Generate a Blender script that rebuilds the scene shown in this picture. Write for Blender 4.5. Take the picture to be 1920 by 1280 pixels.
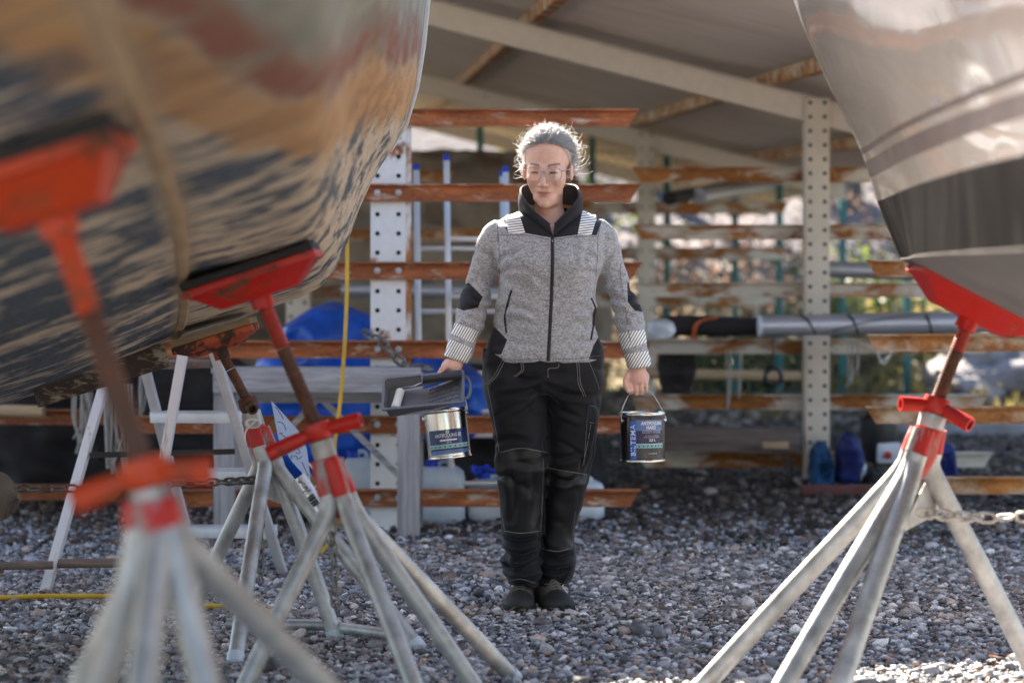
import bpy, bmesh, math, random
import numpy as np
from mathutils import Vector, Matrix, Quaternion
from mathutils.bvhtree import BVHTree
random.seed(7)
rng = np.random.default_rng(11)
PI = math.pi
R = math.radians
for o in list(bpy.data.objects):
    bpy.data.objects.remove(o)
sc = bpy.context.scene
col = sc.collection

# ---------------------------------------------------------------- camera, world, sun, exposure
FPX, HZ, CAMH = 4533.0, 516.0, 1.2           # focal length in photo pixels, horizon row, eye height
cd = bpy.data.cameras.new('camera')
cam = bpy.data.objects.new('camera', cd)
col.objects.link(cam)
cam.location = (0, 0, CAMH)
cam.rotation_euler = (R(90), 0, 0)
cd.sensor_width = 36.0
cd.lens = 36.0 * FPX / 1920.0
cd.shift_y = -(640 - HZ) / 1920.0
cd.clip_start, cd.clip_end = 0.1, 2000
cd.dof.use_dof = True
cd.dof.focus_distance = 8.5
cd.dof.aperture_fstop = cd.lens / 1000.0 / 0.042
cd.dof.aperture_blades = 9
sc.camera = cam

SUN_EL, SUN_AZ = 38.0, -23.0                 # azimuth from +Y (away from camera), negative = to the left
world = bpy.data.worlds.new("World")
sc.world = world
world.use_nodes = True
wn = world.node_tree
wn.nodes.clear()
wo = wn.nodes.new('ShaderNodeOutputWorld')
bg = wn.nodes.new('ShaderNodeBackground')
sky = wn.nodes.new('ShaderNodeTexSky')
sky.sky_type = 'NISHITA'
sky.sun_disc = False
sky.sun_elevation = R(SUN_EL)
sky.sun_rotation = R(SUN_AZ)
sky.air_density, sky.dust_density, sky.ozone_density = 1.0, 1.0, 1.0
bg.inputs['Strength'].default_value = 0.055
wn.links.new(sky.outputs[0], bg.inputs[0])
wn.links.new(bg.outputs[0], wo.inputs[0])
sl = bpy.data.lights.new('sun', 'SUN')
sun = bpy.data.objects.new('sun', sl)
col.objects.link(sun)
sl.energy = 5.0
sl.angle = R(0.53)
sl.color = (1.0, 0.9, 0.76)
tosun = Vector((math.sin(R(SUN_AZ)) * math.cos(R(SUN_EL)), math.cos(R(SUN_AZ)) * math.cos(R(SUN_EL)), math.sin(R(SUN_EL))))
sun.rotation_euler = (-tosun).to_track_quat('-Z', 'Y').to_euler()
sun.location = (0, 0, 30)
sc.view_settings.view_transform = 'Standard'
sc.view_settings.look = 'None'
sc.view_settings.gamma = 1.0
sc.view_settings.use_curve_mapping = False
sc.view_settings.exposure = 2.74
sc.cycles.max_bounces = 7
sc.cycles.diffuse_bounces = 4
sc.cycles.glossy_bounces = 3
sc.cycles.transmission_bounces = 4
sc.cycles.transparent_max_bounces = 6
sc.cycles.use_denoising = True

def P(px, py, Y):
    """photo pixel + distance -> world point"""
    return Vector(((px - 960) / FPX * Y, Y, CAMH - (py - HZ) / FPX * Y))

# ---------------------------------------------------------------- naming helpers
def tag(o, label, cat=None, group=None, kind=None):
    if label: o['label'] = label
    if cat: o['category'] = cat
    if group: o['group'] = group
    if kind: o['kind'] = kind
    return o

def thing(name, label, cat, loc=(0, 0, 0), group=None):
    o = bpy.data.objects.new(name, None)
    o.empty_display_size = 0.1
    col.objects.link(o)
    o.location = loc
    return tag(o, label, cat, group)

def origin(o):
    v = Vector((0, 0, 0))
    while o is not None:
        v += o.location
        o = o.parent
    return v

def copy_tree(o, parent=None):
    c = o.copy()
    col.objects.link(c)
    c.parent = parent
    for ch in list(o.children):
        copy_tree(ch, c)
    return c

# ---------------------------------------------------------------- mesh builder (world coordinates)
def frame(d, up=Vector((0, 0, 1))):
    d = Vector(d).normalized()
    if abs(d.dot(up)) > 0.98: up = Vector((0, 1, 0))
    x = up.cross(d).normalized()
    return x, d.cross(x).normalized(), d

class M:
    def __init__(s): s.v, s.f, s.m = [], [], []
    def add(s, vs, fs, mi=0):
        b = len(s.v)
        s.v += [Vector(q) for q in vs]
        s.f += [tuple(b + i for i in f) for f in fs]
        s.m += [mi] * len(fs)
        return s
    def box(s, c, size, ax=None, mi=0):
        c = Vector(c)
        ax = ax or (Vector((1, 0, 0)), Vector((0, 1, 0)), Vector((0, 0, 1)))
        h = [q * 0.5 for q in size]
        vs = [c + ax[0] * (h[0] * i) + ax[1] * (h[1] * j) + ax[2] * (h[2] * k) for k in (-1, 1) for j in (-1, 1) for i in (-1, 1)]
        return s.add(vs, [(0, 2, 3, 1), (4, 5, 7, 6), (0, 1, 5, 4), (2, 6, 7, 3), (0, 4, 6, 2), (1, 3, 7, 5)], mi)
    def bar(s, p0, p1, w, h, up=Vector((0, 0, 1)), mi=0):
        p0, p1 = Vector(p0), Vector(p1)
        x, y, d = frame(p1 - p0, Vector(up))
        return s.box((p0 + p1) / 2, (w, h, (p1 - p0).length), (x, y, d), mi)
    def path(s, pts, r, n=10, caps=True, mi=0, closed=False, flat=1.0):
        pts = [Vector(p) for p in pts]
        k = len(pts)
        rs = r if isinstance(r, (list, tuple)) else [r] * k
        up = Vector((0, 0, 1))
        rings = []
        px = None
        for i, p in enumerate(pts):
            if closed: d = pts[(i + 1) % k] - pts[i - 1]
            else: d = pts[min(i + 1, k - 1)] - pts[max(i - 1, 0)]
            d.normalize()
            if px is None: x, y, _ = frame(d)
            else:
                x = (px - d * px.dot(d)).normalized()
                y = d.cross(x)
            px = x
            rings.append([p + x * (rs[i] * math.cos(2 * PI * j / n)) + y * (rs[i] * flat * math.sin(2 * PI * j / n)) for j in range(n)])
        vs = [q for rg in rings for q in rg]
        fs = []
        for i in range(k if closed else k - 1):
            for j in range(n):
                a, b = i * n + j, i * n + (j + 1) % n
                c, e = ((i + 1) % k) * n + (j + 1) % n, ((i + 1) % k) * n + j
                fs.append((a, b, c, e))
        if caps and not closed:
            fs.append(tuple(range(n - 1, -1, -1)))
            fs.append(tuple((k - 1) * n + j for j in range(n)))
        return s.add(vs, fs, mi)
    def rings(s, rg, caps=True, mi=0):
        n = len(rg[0])
        vs = [q for r_ in rg for q in r_]
        fs = []
        for i in range(len(rg) - 1):
            for j in range(n):
                fs.append((i * n + j, i * n + (j + 1) % n, (i + 1) * n + (j + 1) % n, (i + 1) * n + j))
        if caps:
            fs.append(tuple(range(n - 1, -1, -1)))
            fs.append(tuple((len(rg) - 1) * n + j for j in range(n)))
        return s.add(vs, fs, mi)
    def lathe(s, prof, base, axis, n=20, caps=True, mi=0):
        x, y, d = frame(axis)
        base = Vector(base)
        rg = [[base + d * h + x * (r_ * math.cos(2 * PI * j / n)) + y * (r_ * math.sin(2 * PI * j / n)) for j in range(n)] for r_, h in prof]
        return s.rings(rg, caps, mi)
    def prism(s, poly, off, mi=0):
        """closed polygon (3D points) extruded by vector"""
        poly = [Vector(p) for p in poly]
        n = len(poly)
        off = Vector(off)
        vs = poly + [p + off for p in poly]
        fs = [tuple(range(n - 1, -1, -1)), tuple(range(n, 2 * n))] + [(i, (i + 1) % n, n + (i + 1) % n, n + i) for i in range(n)]
        return s.add(vs, fs, mi)
    def grid(s, rows, mi=0, thick=None):
        """rows of points -> sheet; thick = vector or function giving the back side"""
        nr, nc = len(rows), len(rows[0])
        vs = [Vector(p) for r_ in rows for p in r_]
        q = lambda i, j: i * nc + j
        fs = [(q(i, j), q(i, j + 1), q(i + 1, j + 1), q(i + 1, j)) for i in range(nr - 1) for j in range(nc - 1)]
        if thick is not None:
            b = len(vs)
            t = Vector(thick) if not callable(thick) else None
            vs = vs + [p + (t if t is not None else thick(p)) for p in vs]
            fs += [tuple(b + i for i in reversed(f)) for f in fs]
            for i in range(nr - 1):
                for j in (0, nc - 1):
                    a, c = q(i, j), q(i + 1, j)
                    fs.append((a, c, b + c, b + a) if j == 0 else (c, a, b + a, b + c))
            for j in range(nc - 1):
                for i in (0, nr - 1):
                    a, c = q(i, j), q(i, j + 1)
                    fs.append((c, a, b + a, b + c) if i == 0 else (a, c, b + c, b + a))
        return s.add(vs, fs, mi)
    def ball(s, c, r_, n=10, mi=0, sq=(1, 1, 1)):
        c = Vector(c)
        rg = []
        for i in range(1, n):
            t = PI * i / n
            rg.append([c + Vector((r_ * sq[0] * math.sin(t) * math.cos(2 * PI * j / (2 * n)), r_ * sq[1] * math.sin(t) * math.sin(2 * PI * j / (2 * n)), -r_ * sq[2] * math.cos(t))) for j in range(2 * n)])
        return s.rings(rg, True, mi)
    def build(s, name, mats, parent=None, smooth=False, bevel=0, angle=35, kind=None, label=None):
        me = bpy.data.meshes.new(name)
        org = origin(parent) if parent is not None else Vector((0, 0, 0))
        me.from_pydata([tuple(p - org) for p in s.v], [], s.f)
        mats = mats if isinstance(mats, (list, tuple)) else [mats]
        for q in mats: me.materials.append(q)
        if len(mats) > 1: me.polygons.foreach_set('material_index', s.m)
        finish(me, smooth, bevel, angle)
        o = bpy.data.objects.new(name, me)
        col.objects.link(o)
        if parent is not None: o.parent = parent
        if kind: o['kind'] = kind
        if label: o['label'] = label
        return o

def finish(me, smooth=True, bevel=0, angle=35):
    bm = bmesh.new()
    bm.from_mesh(me)
    bmesh.ops.recalc_face_normals(bm, faces=bm.faces)
    if bevel:
        es = [e for e in bm.edges if len(e.link_faces) == 2 and e.calc_face_angle(0) > R(40)]
        bmesh.ops.bevel(bm, geom=es, offset=bevel, segments=2, profile=0.6, affect='EDGES', clamp_overlap=True)
    if smooth or bevel:
        for f in bm.faces: f.smooth = True
        for e in bm.edges:
            if len(e.link_faces) == 2 and e.calc_face_angle(0) > R(angle): e.smooth = False
    bm.to_mesh(me)
    bm.free()

def raw(name, v, f, mat, parent=None, smooth=True, kind=None):
    """numpy arrays -> object; f (n,3) or (n,4)"""
    me = bpy.data.meshes.new(name)
    v = np.asarray(v, dtype=np.float32)
    f = np.asarray(f, dtype=np.int32)
    org = origin(parent) if parent is not None else Vector((0, 0, 0))
    v = v - np.array(org, dtype=np.float32)
    me.vertices.add(len(v))
    me.vertices.foreach_set('co', v.ravel())
    me.loops.add(f.size)
    me.loops.foreach_set('vertex_index', f.ravel())
    me.polygons.add(len(f))
    me.polygons.foreach_set('loop_start', np.arange(len(f), dtype=np.int32) * f.shape[1])
    me.polygons.foreach_set('loop_total', np.full(len(f), f.shape[1], dtype=np.int32))
    me.update(calc_edges=True)
    if smooth: me.polygons.foreach_set('use_smooth', np.ones(len(f), dtype=bool))
    if mat is not None: me.materials.append(mat)
    o = bpy.data.objects.new(name, me)
    col.objects.link(o)
    if parent is not None: o.parent = parent
    if kind: o['kind'] = kind
    return o

def set_color(o, cols, name='col'):
    a = o.data.attributes.new(name, 'FLOAT_COLOR', 'POINT')
    c = np.ones((len(cols), 4), dtype=np.float32)
    c[:, :3] = cols
    a.data.foreach_set('color', c.ravel())

def vnoise(p, seed=0):
    """smooth value noise, vectorised: p (n,3) -> (n,) in -1..1"""
    p = np.asarray(p, dtype=np.float64)
    i = np.floor(p).astype(np.int64)
    f = p - i
    f = f * f * (3 - 2 * f)
    def h(x, y, z):
        n = (x * 374761393 + y * 668265263 + z * 2147483647 + seed * 974711) & 0xffffffff
        n = ((n ^ (n >> 13)) * 1274126177) & 0xffffffff
        n = (n ^ (n >> 16)) & 0xffff
        return n / 32767.5 - 1
    x, y, z = i[:, 0], i[:, 1], i[:, 2]
    fx, fy, fz = f[:, 0], f[:, 1], f[:, 2]
    r_ = 0
    for dx in (0, 1):
        for dy in (0, 1):
            for dz in (0, 1):
                w = (fx if dx else 1 - fx) * (fy if dy else 1 - fy) * (fz if dz else 1 - fz)
                r_ = r_ + w * h(x + dx, y + dy, z + dz)
    return r_

def fbm(p, oct=3, seed=0):
    p = np.asarray(p, dtype=np.float64)
    return sum(vnoise(p * 2 ** k, seed + k) * 0.5 ** k for k in range(oct))

def catmull(keys, t):
    """keys: list of (t, values...), smooth interpolation"""
    if t <= keys[0][0]: return list(keys[0][1:])
    if t >= keys[-1][0]: return list(keys[-1][1:])
    for i in range(len(keys) - 1):
        if keys[i][0] <= t <= keys[i + 1][0]:
            a, b = keys[max(i - 1, 0)], keys[i]
            c, d = keys[i + 1], keys[min(i + 2, len(keys) - 1)]
            u = (t - b[0]) / (c[0] - b[0])
            out = []
            for k in range(1, len(b)):
                m0 = (c[k] - a[k]) / (c[0] - a[0]) * (c[0] - b[0])
                m1 = (d[k] - b[k]) / (d[0] - b[0]) * (c[0] - b[0])
                out.append((2 * u**3 - 3 * u**2 + 1) * b[k] + (u**3 - 2 * u**2 + u) * m0 + (-2 * u**3 + 3 * u**2) * c[k] + (u**3 - u**2) * m1)
            return out

def smooth_path(pts, n):
    keys = [(i, *p) for i, p in enumerate(pts)]
    return [Vector(catmull(keys, (len(pts) - 1) * i / (n - 1))) for i in range(n)]
# ---------------------------------------------------------------- materials
class NT:
    def __init__(s, name):
        s.mat = bpy.data.materials.new(name)
        s.mat.use_nodes = True
        s.t = s.mat.node_tree
        s.b = s.t.nodes['Principled BSDF']
        s.out = s.t.nodes['Material Output']
    def n(s, ty, **kw):
        q = s.t.nodes.new('ShaderNode' + ty)
        for k, v in kw.items(): setattr(q, k, v)
        return q
    def l(s, a, b): s.t.links.new(a, b)
    def put(s, sock, v):
        if hasattr(v, 'links'): s.l(v, sock)
        elif isinstance(v, (tuple, list)) and len(v) == 3 and sock.type == 'RGBA': sock.default_value = (*v, 1)
        else: sock.default_value = v
    def coord(s, kind='Object', scale=(1, 1, 1), rot=(0, 0, 0), vary=True):
        tc = s.n('TexCoord')
        mp = s.n('Mapping')
        mp.inputs['Scale'].default_value = scale
        mp.inputs['Rotation'].default_value = rot
        s.l(tc.outputs[kind], mp.inputs['Vector'])
        if vary:
            oi = s.n('ObjectInfo')
            mu = s.n('Math', operation='MULTIPLY')
            mu.inputs[1].default_value = 37.0
            s.l(oi.outputs['Random'], mu.inputs[0])
            ad = s.n('VectorMath', operation='ADD')
            s.l(mp.outputs[0], ad.inputs[0])
            s.l(mu.outputs[0], ad.inputs[1])
            return ad.outputs[0]
        return mp.outputs[0]
    def noise(s, vec, scale, detail=4, rough=.55, dist=0):
        q = s.n('TexNoise')
        q.inputs['Scale'].default_value = scale
        q.inputs['Detail'].default_value = detail
        q.inputs['Roughness'].default_value = rough
        q.inputs['Distortion'].default_value = dist
        s.l(vec, q.inputs['Vector'])
        return q.outputs['Fac']
    def ramp(s, fac, *stops):
        q = s.n('ValToRGB')
        e = q.color_ramp.elements
        while len(e) < len(stops): e.new(0.5)
        for i, (p, c) in enumerate(stops):
            e[i].position = p
            e[i].color = (c, c, c, 1) if not isinstance(c, (tuple, list)) else (*c, 1)
        s.l(fac, q.inputs[0])
        return q.outputs[0]
    def mix(s, fac, a, b, mode='MIX'):
        q = s.n('Mix', data_type='RGBA', blend_type=mode)
        s.put(q.inputs[0], fac)
        s.put(q.inputs[6], a)
        s.put(q.inputs[7], b)
        return q.outputs[2]
    def math(s, op, a, b=0.0):
        q = s.n('Math', operation=op)
        s.put(q.inputs[0], a)
        s.put(q.inputs[1], b)
        return q.outputs[0]
    def bump(s, h, dist=.002, strength=1.0):
        q = s.n('Bump')
        q.inputs['Distance'].default_value = dist
        q.inputs['Strength'].default_value = strength
        s.l(h, q.inputs['Height'])
        s.l(q.outputs[0], s.b.inputs['Normal'])
    def set(s, **kw):
        nm = dict(base='Base Color', rough='Roughness', metal='Metallic', sub='Subsurface Weight', spec='Specular IOR Level', coat='Coat Weight', trans='Transmission Weight', alpha='Alpha', sheen='Sheen Weight', ior='IOR')
        for k, v in kw.items(): s.put(s.b.inputs[nm[k]], v)
        return s

def simple(name, base, rough=.5, metal=0, var=.2, vs=9, bump=0, bs=80, spec=.5, stretch=(1, 1, 1), **kw):
    m = NT(name)
    v = m.coord(scale=stretch)
    f = m.noise(v, vs, 5)
    lo = tuple(c * (1 - var) for c in base)
    hi = tuple(min(1, c * (1 + var)) for c in base)
    m.set(base=m.ramp(f, (.3, lo), (.7, hi)), rough=m.ramp(f, (.25, max(0, rough - .1)), (.75, min(1, rough + .12))), metal=metal, spec=spec, **kw)
    if bump: m.bump(m.noise(v, bs, 4), bump)
    return m.mat

def rusty(name, paint, rust=(.22, .075, .025), thr=.5, soft=.08, scale=5, stretch=(1, 1, 1), rough=.55, dark=(.06, .028, .018)):
    m = NT(name)
    v = m.coord(scale=stretch)
    a = m.noise(v, scale, 7, .62, .3)
    b = m.noise(v, scale * 6, 5, .6)
    c = m.noise(v, scale * .6, 3)
    fac = m.ramp(a, (thr - soft, 0.0), (thr + soft, 1.0))
    rc = m.mix(m.ramp(b, (.3, 0.0), (.7, 1.0)), dark, rust)
    rc = m.mix(m.ramp(c, (.5, 0.0), (.75, .6)), rc, tuple(min(1, q * 1.9) for q in rust))
    pc = m.mix(m.ramp(b, (.35, 0.0), (.8, .35)), paint, tuple(q * .7 for q in paint))
    m.set(base=m.mix(fac, pc, rc), rough=m.mix(fac, (rough,) * 3, (.85,) * 3), metal=0)
    m.bump(m.math('ADD', m.math('MULTIPLY', fac, -.5), m.math('MULTIPLY', b, .5)), .0015)
    return m.mat

def wood(name, a, b, scale=3, stretch=(1, 1, .06), rough=.8, paint=None, thr=.5, bump=.002):
    m = NT(name)
    v = m.coord(scale=stretch)
    g = m.noise(v, scale * 14, 6, .65, .4)
    h = m.noise(v, scale * 3, 4)
    c = m.mix(m.ramp(g, (.3, 0.0), (.7, 1.0)), a, b)
    if paint:
        f = m.ramp(m.math('ADD', m.math('MULTIPLY', g, .5), m.math('MULTIPLY', h, .5)), (thr - .04, 0.0), (thr + .04, 1.0))
        c = m.mix(f, paint, c)
    m.set(base=c, rough=rough, spec=.3)
    m.bump(g, bump)
    return m.mat

galv = NT('galvanised_steel')
_v = galv.coord()
_a = galv.noise(_v, 14, 6, .6)
_b = galv.noise(_v, 90, 3)
_r = galv.ramp(galv.noise(galv.coord(scale=(1, 1, .35)), 6, 6, .65), (.53, 0.0), (.66, 1.0))
galv.set(base=galv.mix(galv.math('MULTIPLY', _r, .5), galv.mix(galv.ramp(_a, (.3, 0.0), (.72, 1.0)), (.33, .33, .33), (.68, .675, .66)), (.25, .16, .09)), rough=galv.ramp(_a, (.2, .38), (.8, .62)), metal=.55)
galv.bump(_b, .0006)
GALV = galv.mat
RED = rusty('chipped_red_paint', (.56, .016, .007), thr=.61, soft=.03, scale=9, rough=.42)
ORANGE = rusty('chipped_orange_paint', (.62, .055, .006), thr=.57, soft=.05, scale=8, rough=.5)
RED_WORN = rusty('worn_red_over_steel', (.56, .016, .007), rust=(.42, .41, .4), thr=.53, soft=.04, scale=9, stretch=(1, 1, .35), rough=.45, dark=(.24, .19, .17))
ORANGE_WORN = rusty('worn_orange_paint', (.5, .085, .02), rust=(.08, .04, .025), thr=.5, soft=.03, scale=14, rough=.5, dark=(.025, .018, .014))
SCREW = rusty('rusty_screw_steel', (.09, .05, .035), rust=(.16, .06, .03), thr=.45, soft=.15, scale=9, rough=.6)
SCREW_RED = rusty('red_screw_steel', (.4, .03, .012), rust=(.14, .05, .03), thr=.62, soft=.06, scale=9, rough=.5)
RUBBER = simple('dark_rubber', (.025, .023, .022), .75, bump=.001)
RUST_BEAM = rusty('brown_rusty_steel', (.62, .5, .4), rust=(.42, .14, .05), thr=.38, soft=.06, scale=13, stretch=(.45, 1, 1.6), dark=(.19, .06, .03))
CREAM_RUST = rusty('cream_paint_with_rust', (.68, .6, .5), rust=(.42, .16, .035), thr=.5, soft=.05, scale=4.6, stretch=(.6, 1, 1.3), dark=(.2, .07, .02))
CREAM_RUST2 = rusty('cream_paint_heavy_rust', (.66, .52, .38), rust=(.44, .18, .045), thr=.45, soft=.1, scale=8, stretch=(.8, 1, 1.2), dark=(.2, .08, .03))
CREAM = rusty('cream_steel_paint', (.74, .63, .51), rust=(.34, .13, .03), thr=.7, soft=.04, scale=3.2)
WHITE_POST = rusty('white_steel_paint', (.78, .77, .76), rust=(.4, .15, .045), thr=.6, soft=.03, scale=4.5)
ALU = simple('aluminium', (.62, .63, .66), .38, .7, var=.12)
ALU_W = simple('dull_white_aluminium', (.6, .6, .63), .5, .25, var=.15)
GREYWOOD = wood('weathered_grey_wood', (.22, .21, .22), (.52, .5, .52), stretch=(.1, 1, 1))
GREYWOOD_V = wood('weathered_grey_wood_upright', (.22, .21, .22), (.5, .48, .5))
WHITEWOOD = wood('white_painted_wood', (.3, .22, .15), (.4, .32, .25), paint=(.66, .65, .68), thr=.6)
OLDBOARD = wood('brown_flaking_paint_board', (.42, .38, .3), (.3, .26, .2), stretch=(.12, 1, 1), paint=(.065, .042, .036), thr=.545, scale=5)
BLOCKWOOD = wood('pad_board', (.2, .13, .07), (.34, .25, .15), stretch=(.15, 1, 1))
PALEWOOD = wood('pale_timber', (.4, .26, .14), (.58, .42, .26), stretch=(.1, .1, 1))
DARKWOOD = wood('dark_timber', (.1, .07, .06), (.24, .18, .15), stretch=(.1, 1, 1))
BLACK = simple('black_paint', (.015, .015, .017), .45)
DARKSTEEL = simple('dark_steel', (.1, .095, .09), .5, .6)
CHAIN = simple('old_chain_steel', (.2, .19, .17), .5, .7, var=.4, vs=60)
CHAIN_BRIGHT = simple('bright_chain_steel', (.6, .56, .5), .35, .7)
YELLOW = simple('yellow_hose_rubber', (.62, .37, .02), .45)
BLUE_TARP = simple('blue_tarpaulin', (.008, .1, .52), .42, var=.35, vs=3, bump=.0015, bs=50, sub=0)
WHITE_PLASTIC = simple('cloudy_white_plastic', (.6, .66, .72), .4, var=.1)
BLUECAP = simple('blue_plastic', (.01, .05, .5), .4)
ROPE = simple('grey_rope', (.42, .38, .34), .9, bump=.001)
WHITE_ROPE = simple('white_rope', (.75, .72, .68), .85)
GREYMAST = simple('grey_mast_aluminium', (.5, .5, .55), .35, .5, var=.1, stretch=(.2, 1, 1))
BLACKCLOTH = simple('black_cloth', (.024, .02, .019), .85, bump=.003, bs=25)
NAVYCLOTH = simple('navy_cloth', (.01, .02, .13), .7, var=.4, bump=.004, bs=12)
BLUECLOTH = simple('petrol_blue_cloth', (.012, .075, .19), .65, var=.4, bump=.004, bs=12)
WHITECLOTH = simple('white_plastic_bag', (.7, .72, .78), .5, bump=.003, bs=20)
TEAL = simple('teal_painted_steel', (.02, .17, .17), .5)
MESHWIRE = simple('fence_wire', (.12, .2, .2), .5, .4)
BOLT = simple('zinc_bolt', (.42, .45, .5), .4, .7)
REDPL = simple('red_plastic', (.5, .01, .015), .4)
GREENPL = simple('green_plastic', (.01, .12, .06), .45)
HOLE = simple('hole_black', (.012, .011, .01), .8)
BRASS = simple('polished_bronze', (.55, .45, .34), .22, .95, var=.15)

# corrugated roof sheet
_m = NT('grey_roof_sheet')
_v = _m.coord(scale=(.15, 1, 1), vary=False)
_m.set(base=_m.ramp(_m.noise(_v, 5, 5), (.3, (.6, .52, .46)), (.7, (.72, .63, .56))), rough=.55, metal=0)
ROOF = _m.mat

# left hull: old antifouling worn to the wood, streaked
_m = NT('worn_wooden_hull_paint')
_tc = _m.n('TexCoord')
_uv = _m.n('SeparateXYZ')
_m.l(_tc.outputs['UV'], _uv.inputs[0])
U, V = _uv.outputs[0], _uv.outputs[1]
def _uvn(su, sv, sc_, det, off=0, dist=.4):
    mp = _m.n('Mapping')
    mp.inputs['Scale'].default_value = (su, sv, 1)
    mp.inputs['Location'].default_value = (off, off * .7, off)
    _m.l(_tc.outputs['UV'], mp.inputs[0])
    return _m.noise(mp.outputs[0], sc_, det, .62, dist)
_os = _m.n('SeparateXYZ'); _m.l(_tc.outputs['Object'], _os.inputs[0])
_pw = _m.math('ADD', _m.math('MULTIPLY', _os.outputs[0], .95), _m.math('MULTIPLY', _os.outputs[2], .31))
_pz = _m.math('SUBTRACT', _m.math('MULTIPLY', _os.outputs[2], .95), _m.math('MULTIPLY', _os.outputs[0], .31))
def _pln(a, b, c_, det, dist):
    cb = _m.n('CombineXYZ')
    _m.l(_m.math('MULTIPLY', _pw, a), cb.inputs[0]); _m.l(_m.math('MULTIPLY', _pz, b), cb.inputs[1]); _m.l(_m.math('MULTIPLY', _os.outputs[1], c_), cb.inputs[2])
    return _m.noise(cb.outputs[0], 1.0, det, .62, dist)
grain = _pln(5.5, 42, 27, 6, .2)
blot = _pln(3.1, 10, 3.7, 6, .35)
big = _uvn(1.2, 1.5, 2.2, 4, 1, .5)
fine = _uvn(30, 12, 5, 4, 9)
_side = _m.math('MULTIPLY', _m.ramp(_m.math('ADD', V, .5), (.45, 0.0), (.55, 1.0)), .04)
wornf = _m.ramp(_m.math('ADD', _side, _m.math('ADD', _m.math('MULTIPLY', grain, .42), _m.math('MULTIPLY', blot, .58))), (.5, 0.0), (.545, 1.0))
tan = _m.mix(_m.ramp(grain, (.3, 0.0), (.7, 1.0)), (.56, .42, .285), (.78, .64, .48))
navy = _m.mix(_m.ramp(fine, (.3, 0.0), (.7, 1.0)), (.045, .06, .085), (.15, .175, .195))
c0 = _m.mix(wornf, navy, tan)
# bands by girth (V metres from the ridge) with ragged edges
vv = _m.math('ADD', _m.math('ADD', V, _m.math('MULTIPLY', U, 1.05)), _m.math('SUBTRACT', _m.math('MULTIPLY', big, .3), .35))
vv = _m.math('ADD', vv, _m.math('MULTIPLY', _m.math('SUBTRACT', blot, .5), .25))
vv = _m.math('MULTIPLY', vv, .5)
uu = _m.math('ADD', U, _m.math('MULTIPLY', _m.math('SUBTRACT', big, .5), .5))
org_f = _m.ramp(vv, (.46, 0.0), (.49, 1.0), (.56, 1.0), (.6, 0.0))
c1 = _m.mix(_m.math('MULTIPLY', org_f, _m.ramp(grain, (.35, .55), (.6, 1.0))), c0, _m.mix(blot, (.52, .24, .07), (.62, .36, .16)))
red_f = _m.ramp(vv, (.57, 0.0), (.59, 1.0), (.62, 1.0), (.65, 0.0))
grn_f = _m.ramp(vv, (.56, 0.0), (.6, 1.0))
c2 = _m.mix(grn_f, c1, _m.mix(_m.ramp(blot, (.35, 0.0), (.65, 1.0)), (.23, .235, .19), (.42, .385, .3)))
c3 = _m.mix(_m.math('MULTIPLY', red_f, _m.ramp(blot, (.4, .1), (.55, .9))), c2, (.3, .1, .06))
rid = _m.n('Math', operation='ABSOLUTE')
_m.l(V, rid.inputs[0])
rid_f = _m.ramp(rid.outputs[0], (.015, .7), (.05, 0.0))
c4 = _m.mix(rid_f, c3, _m.mix(grain, (.42, .3, .18), (.62, .48, .33)))
_m.set(base=c4, rough=_m.ramp(blot, (.3, .55), (.7, .85)), spec=.35)
_m.bump(_m.math('ADD', grain, _m.math('MULTIPLY', wornf, -.6)), .003)
HULL_A = _m.mat

# right hull: glossy gelcoat
_m = NT('glossy_white_gelcoat')
_v = _m.coord(vary=False)
_f = _m.noise(_v, 3, 4)
_m.set(base=_m.ramp(_f, (.3, (.26, .235, .23)), (.7, (.31, .285, .275))), rough=.055, spec=.5, coat=.4)
_m.bump(_m.noise(_v, 2.2, 2), .0035)
GELCOAT = _m.mat
_m = NT('dark_boot_stripe')
_v = _m.coord(vary=False)
_m.set(base=_m.ramp(_m.noise(_v, 6, 4), (.3, (.06, .05, .052)), (.7, (.095, .08, .08))), rough=.25, spec=.06)
STRIPE = _m.mat
_m = NT('black_bottom_paint')
_v = _m.coord(scale=(1, 1, .25), vary=False)
_f = _m.noise(_v, 9, 6)
_m.set(base=_m.ramp(_f, (.3, (.005, .0048, .005)), (.6, (.011, .01, .01)), (.76, (.04, .037, .037))), rough=_m.ramp(_f, (.3, .4), (.7, .6)), spec=.02)
ANTIFOUL = _m.mat
GREYBOTTOM = simple('grey_primer_bottom', (.16, .145, .14), .6, var=.3, vs=5)

# gravel, dirt, hillside
_m = NT('gravel_stone')
_at = _m.n('Attribute', attribute_name='col')
_v = _m.coord(vary=False)
_f = _m.noise(_v, 160, 4)
_m.set(base=_m.mix(.75, _at.outputs['Color'], _m.ramp(_f, (.25, .35), (.75, 1.5)), 'MULTIPLY'), rough=.62, spec=.45)
_m.bump(_m.noise(_v, 300, 3), .0008)
STONE = _m.mat
_m = NT('dirt_and_grit')
_v = _m.coord(vary=False)
_f = _m.noise(_v, 40, 6, .7)
_g = _m.noise(_v, .7, 4)
_m.set(base=_m.mix(_m.ramp(_g, (.4, 0.0), (.65, .6)), _m.ramp(_f, (.3, (.02, .017, .016)), (.5, (.05, .043, .04)), (.7, (.13, .115, .105))), (.06, .05, .03)), rough=.95, spec=.2)
_m.bump(_f, .02)
DIRT = _m.mat
_m = NT('hillside_soil')
_v = _m.coord(vary=False)
_f = _m.noise(_v, 1.4, 7, .65)
_lo = _m.ramp(_f, (.3, (.08, .07, .035)), (.46, (.18, .15, .06)), (.58, (.24, .19, .11)), (.72, (.4, .34, .27)))
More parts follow.
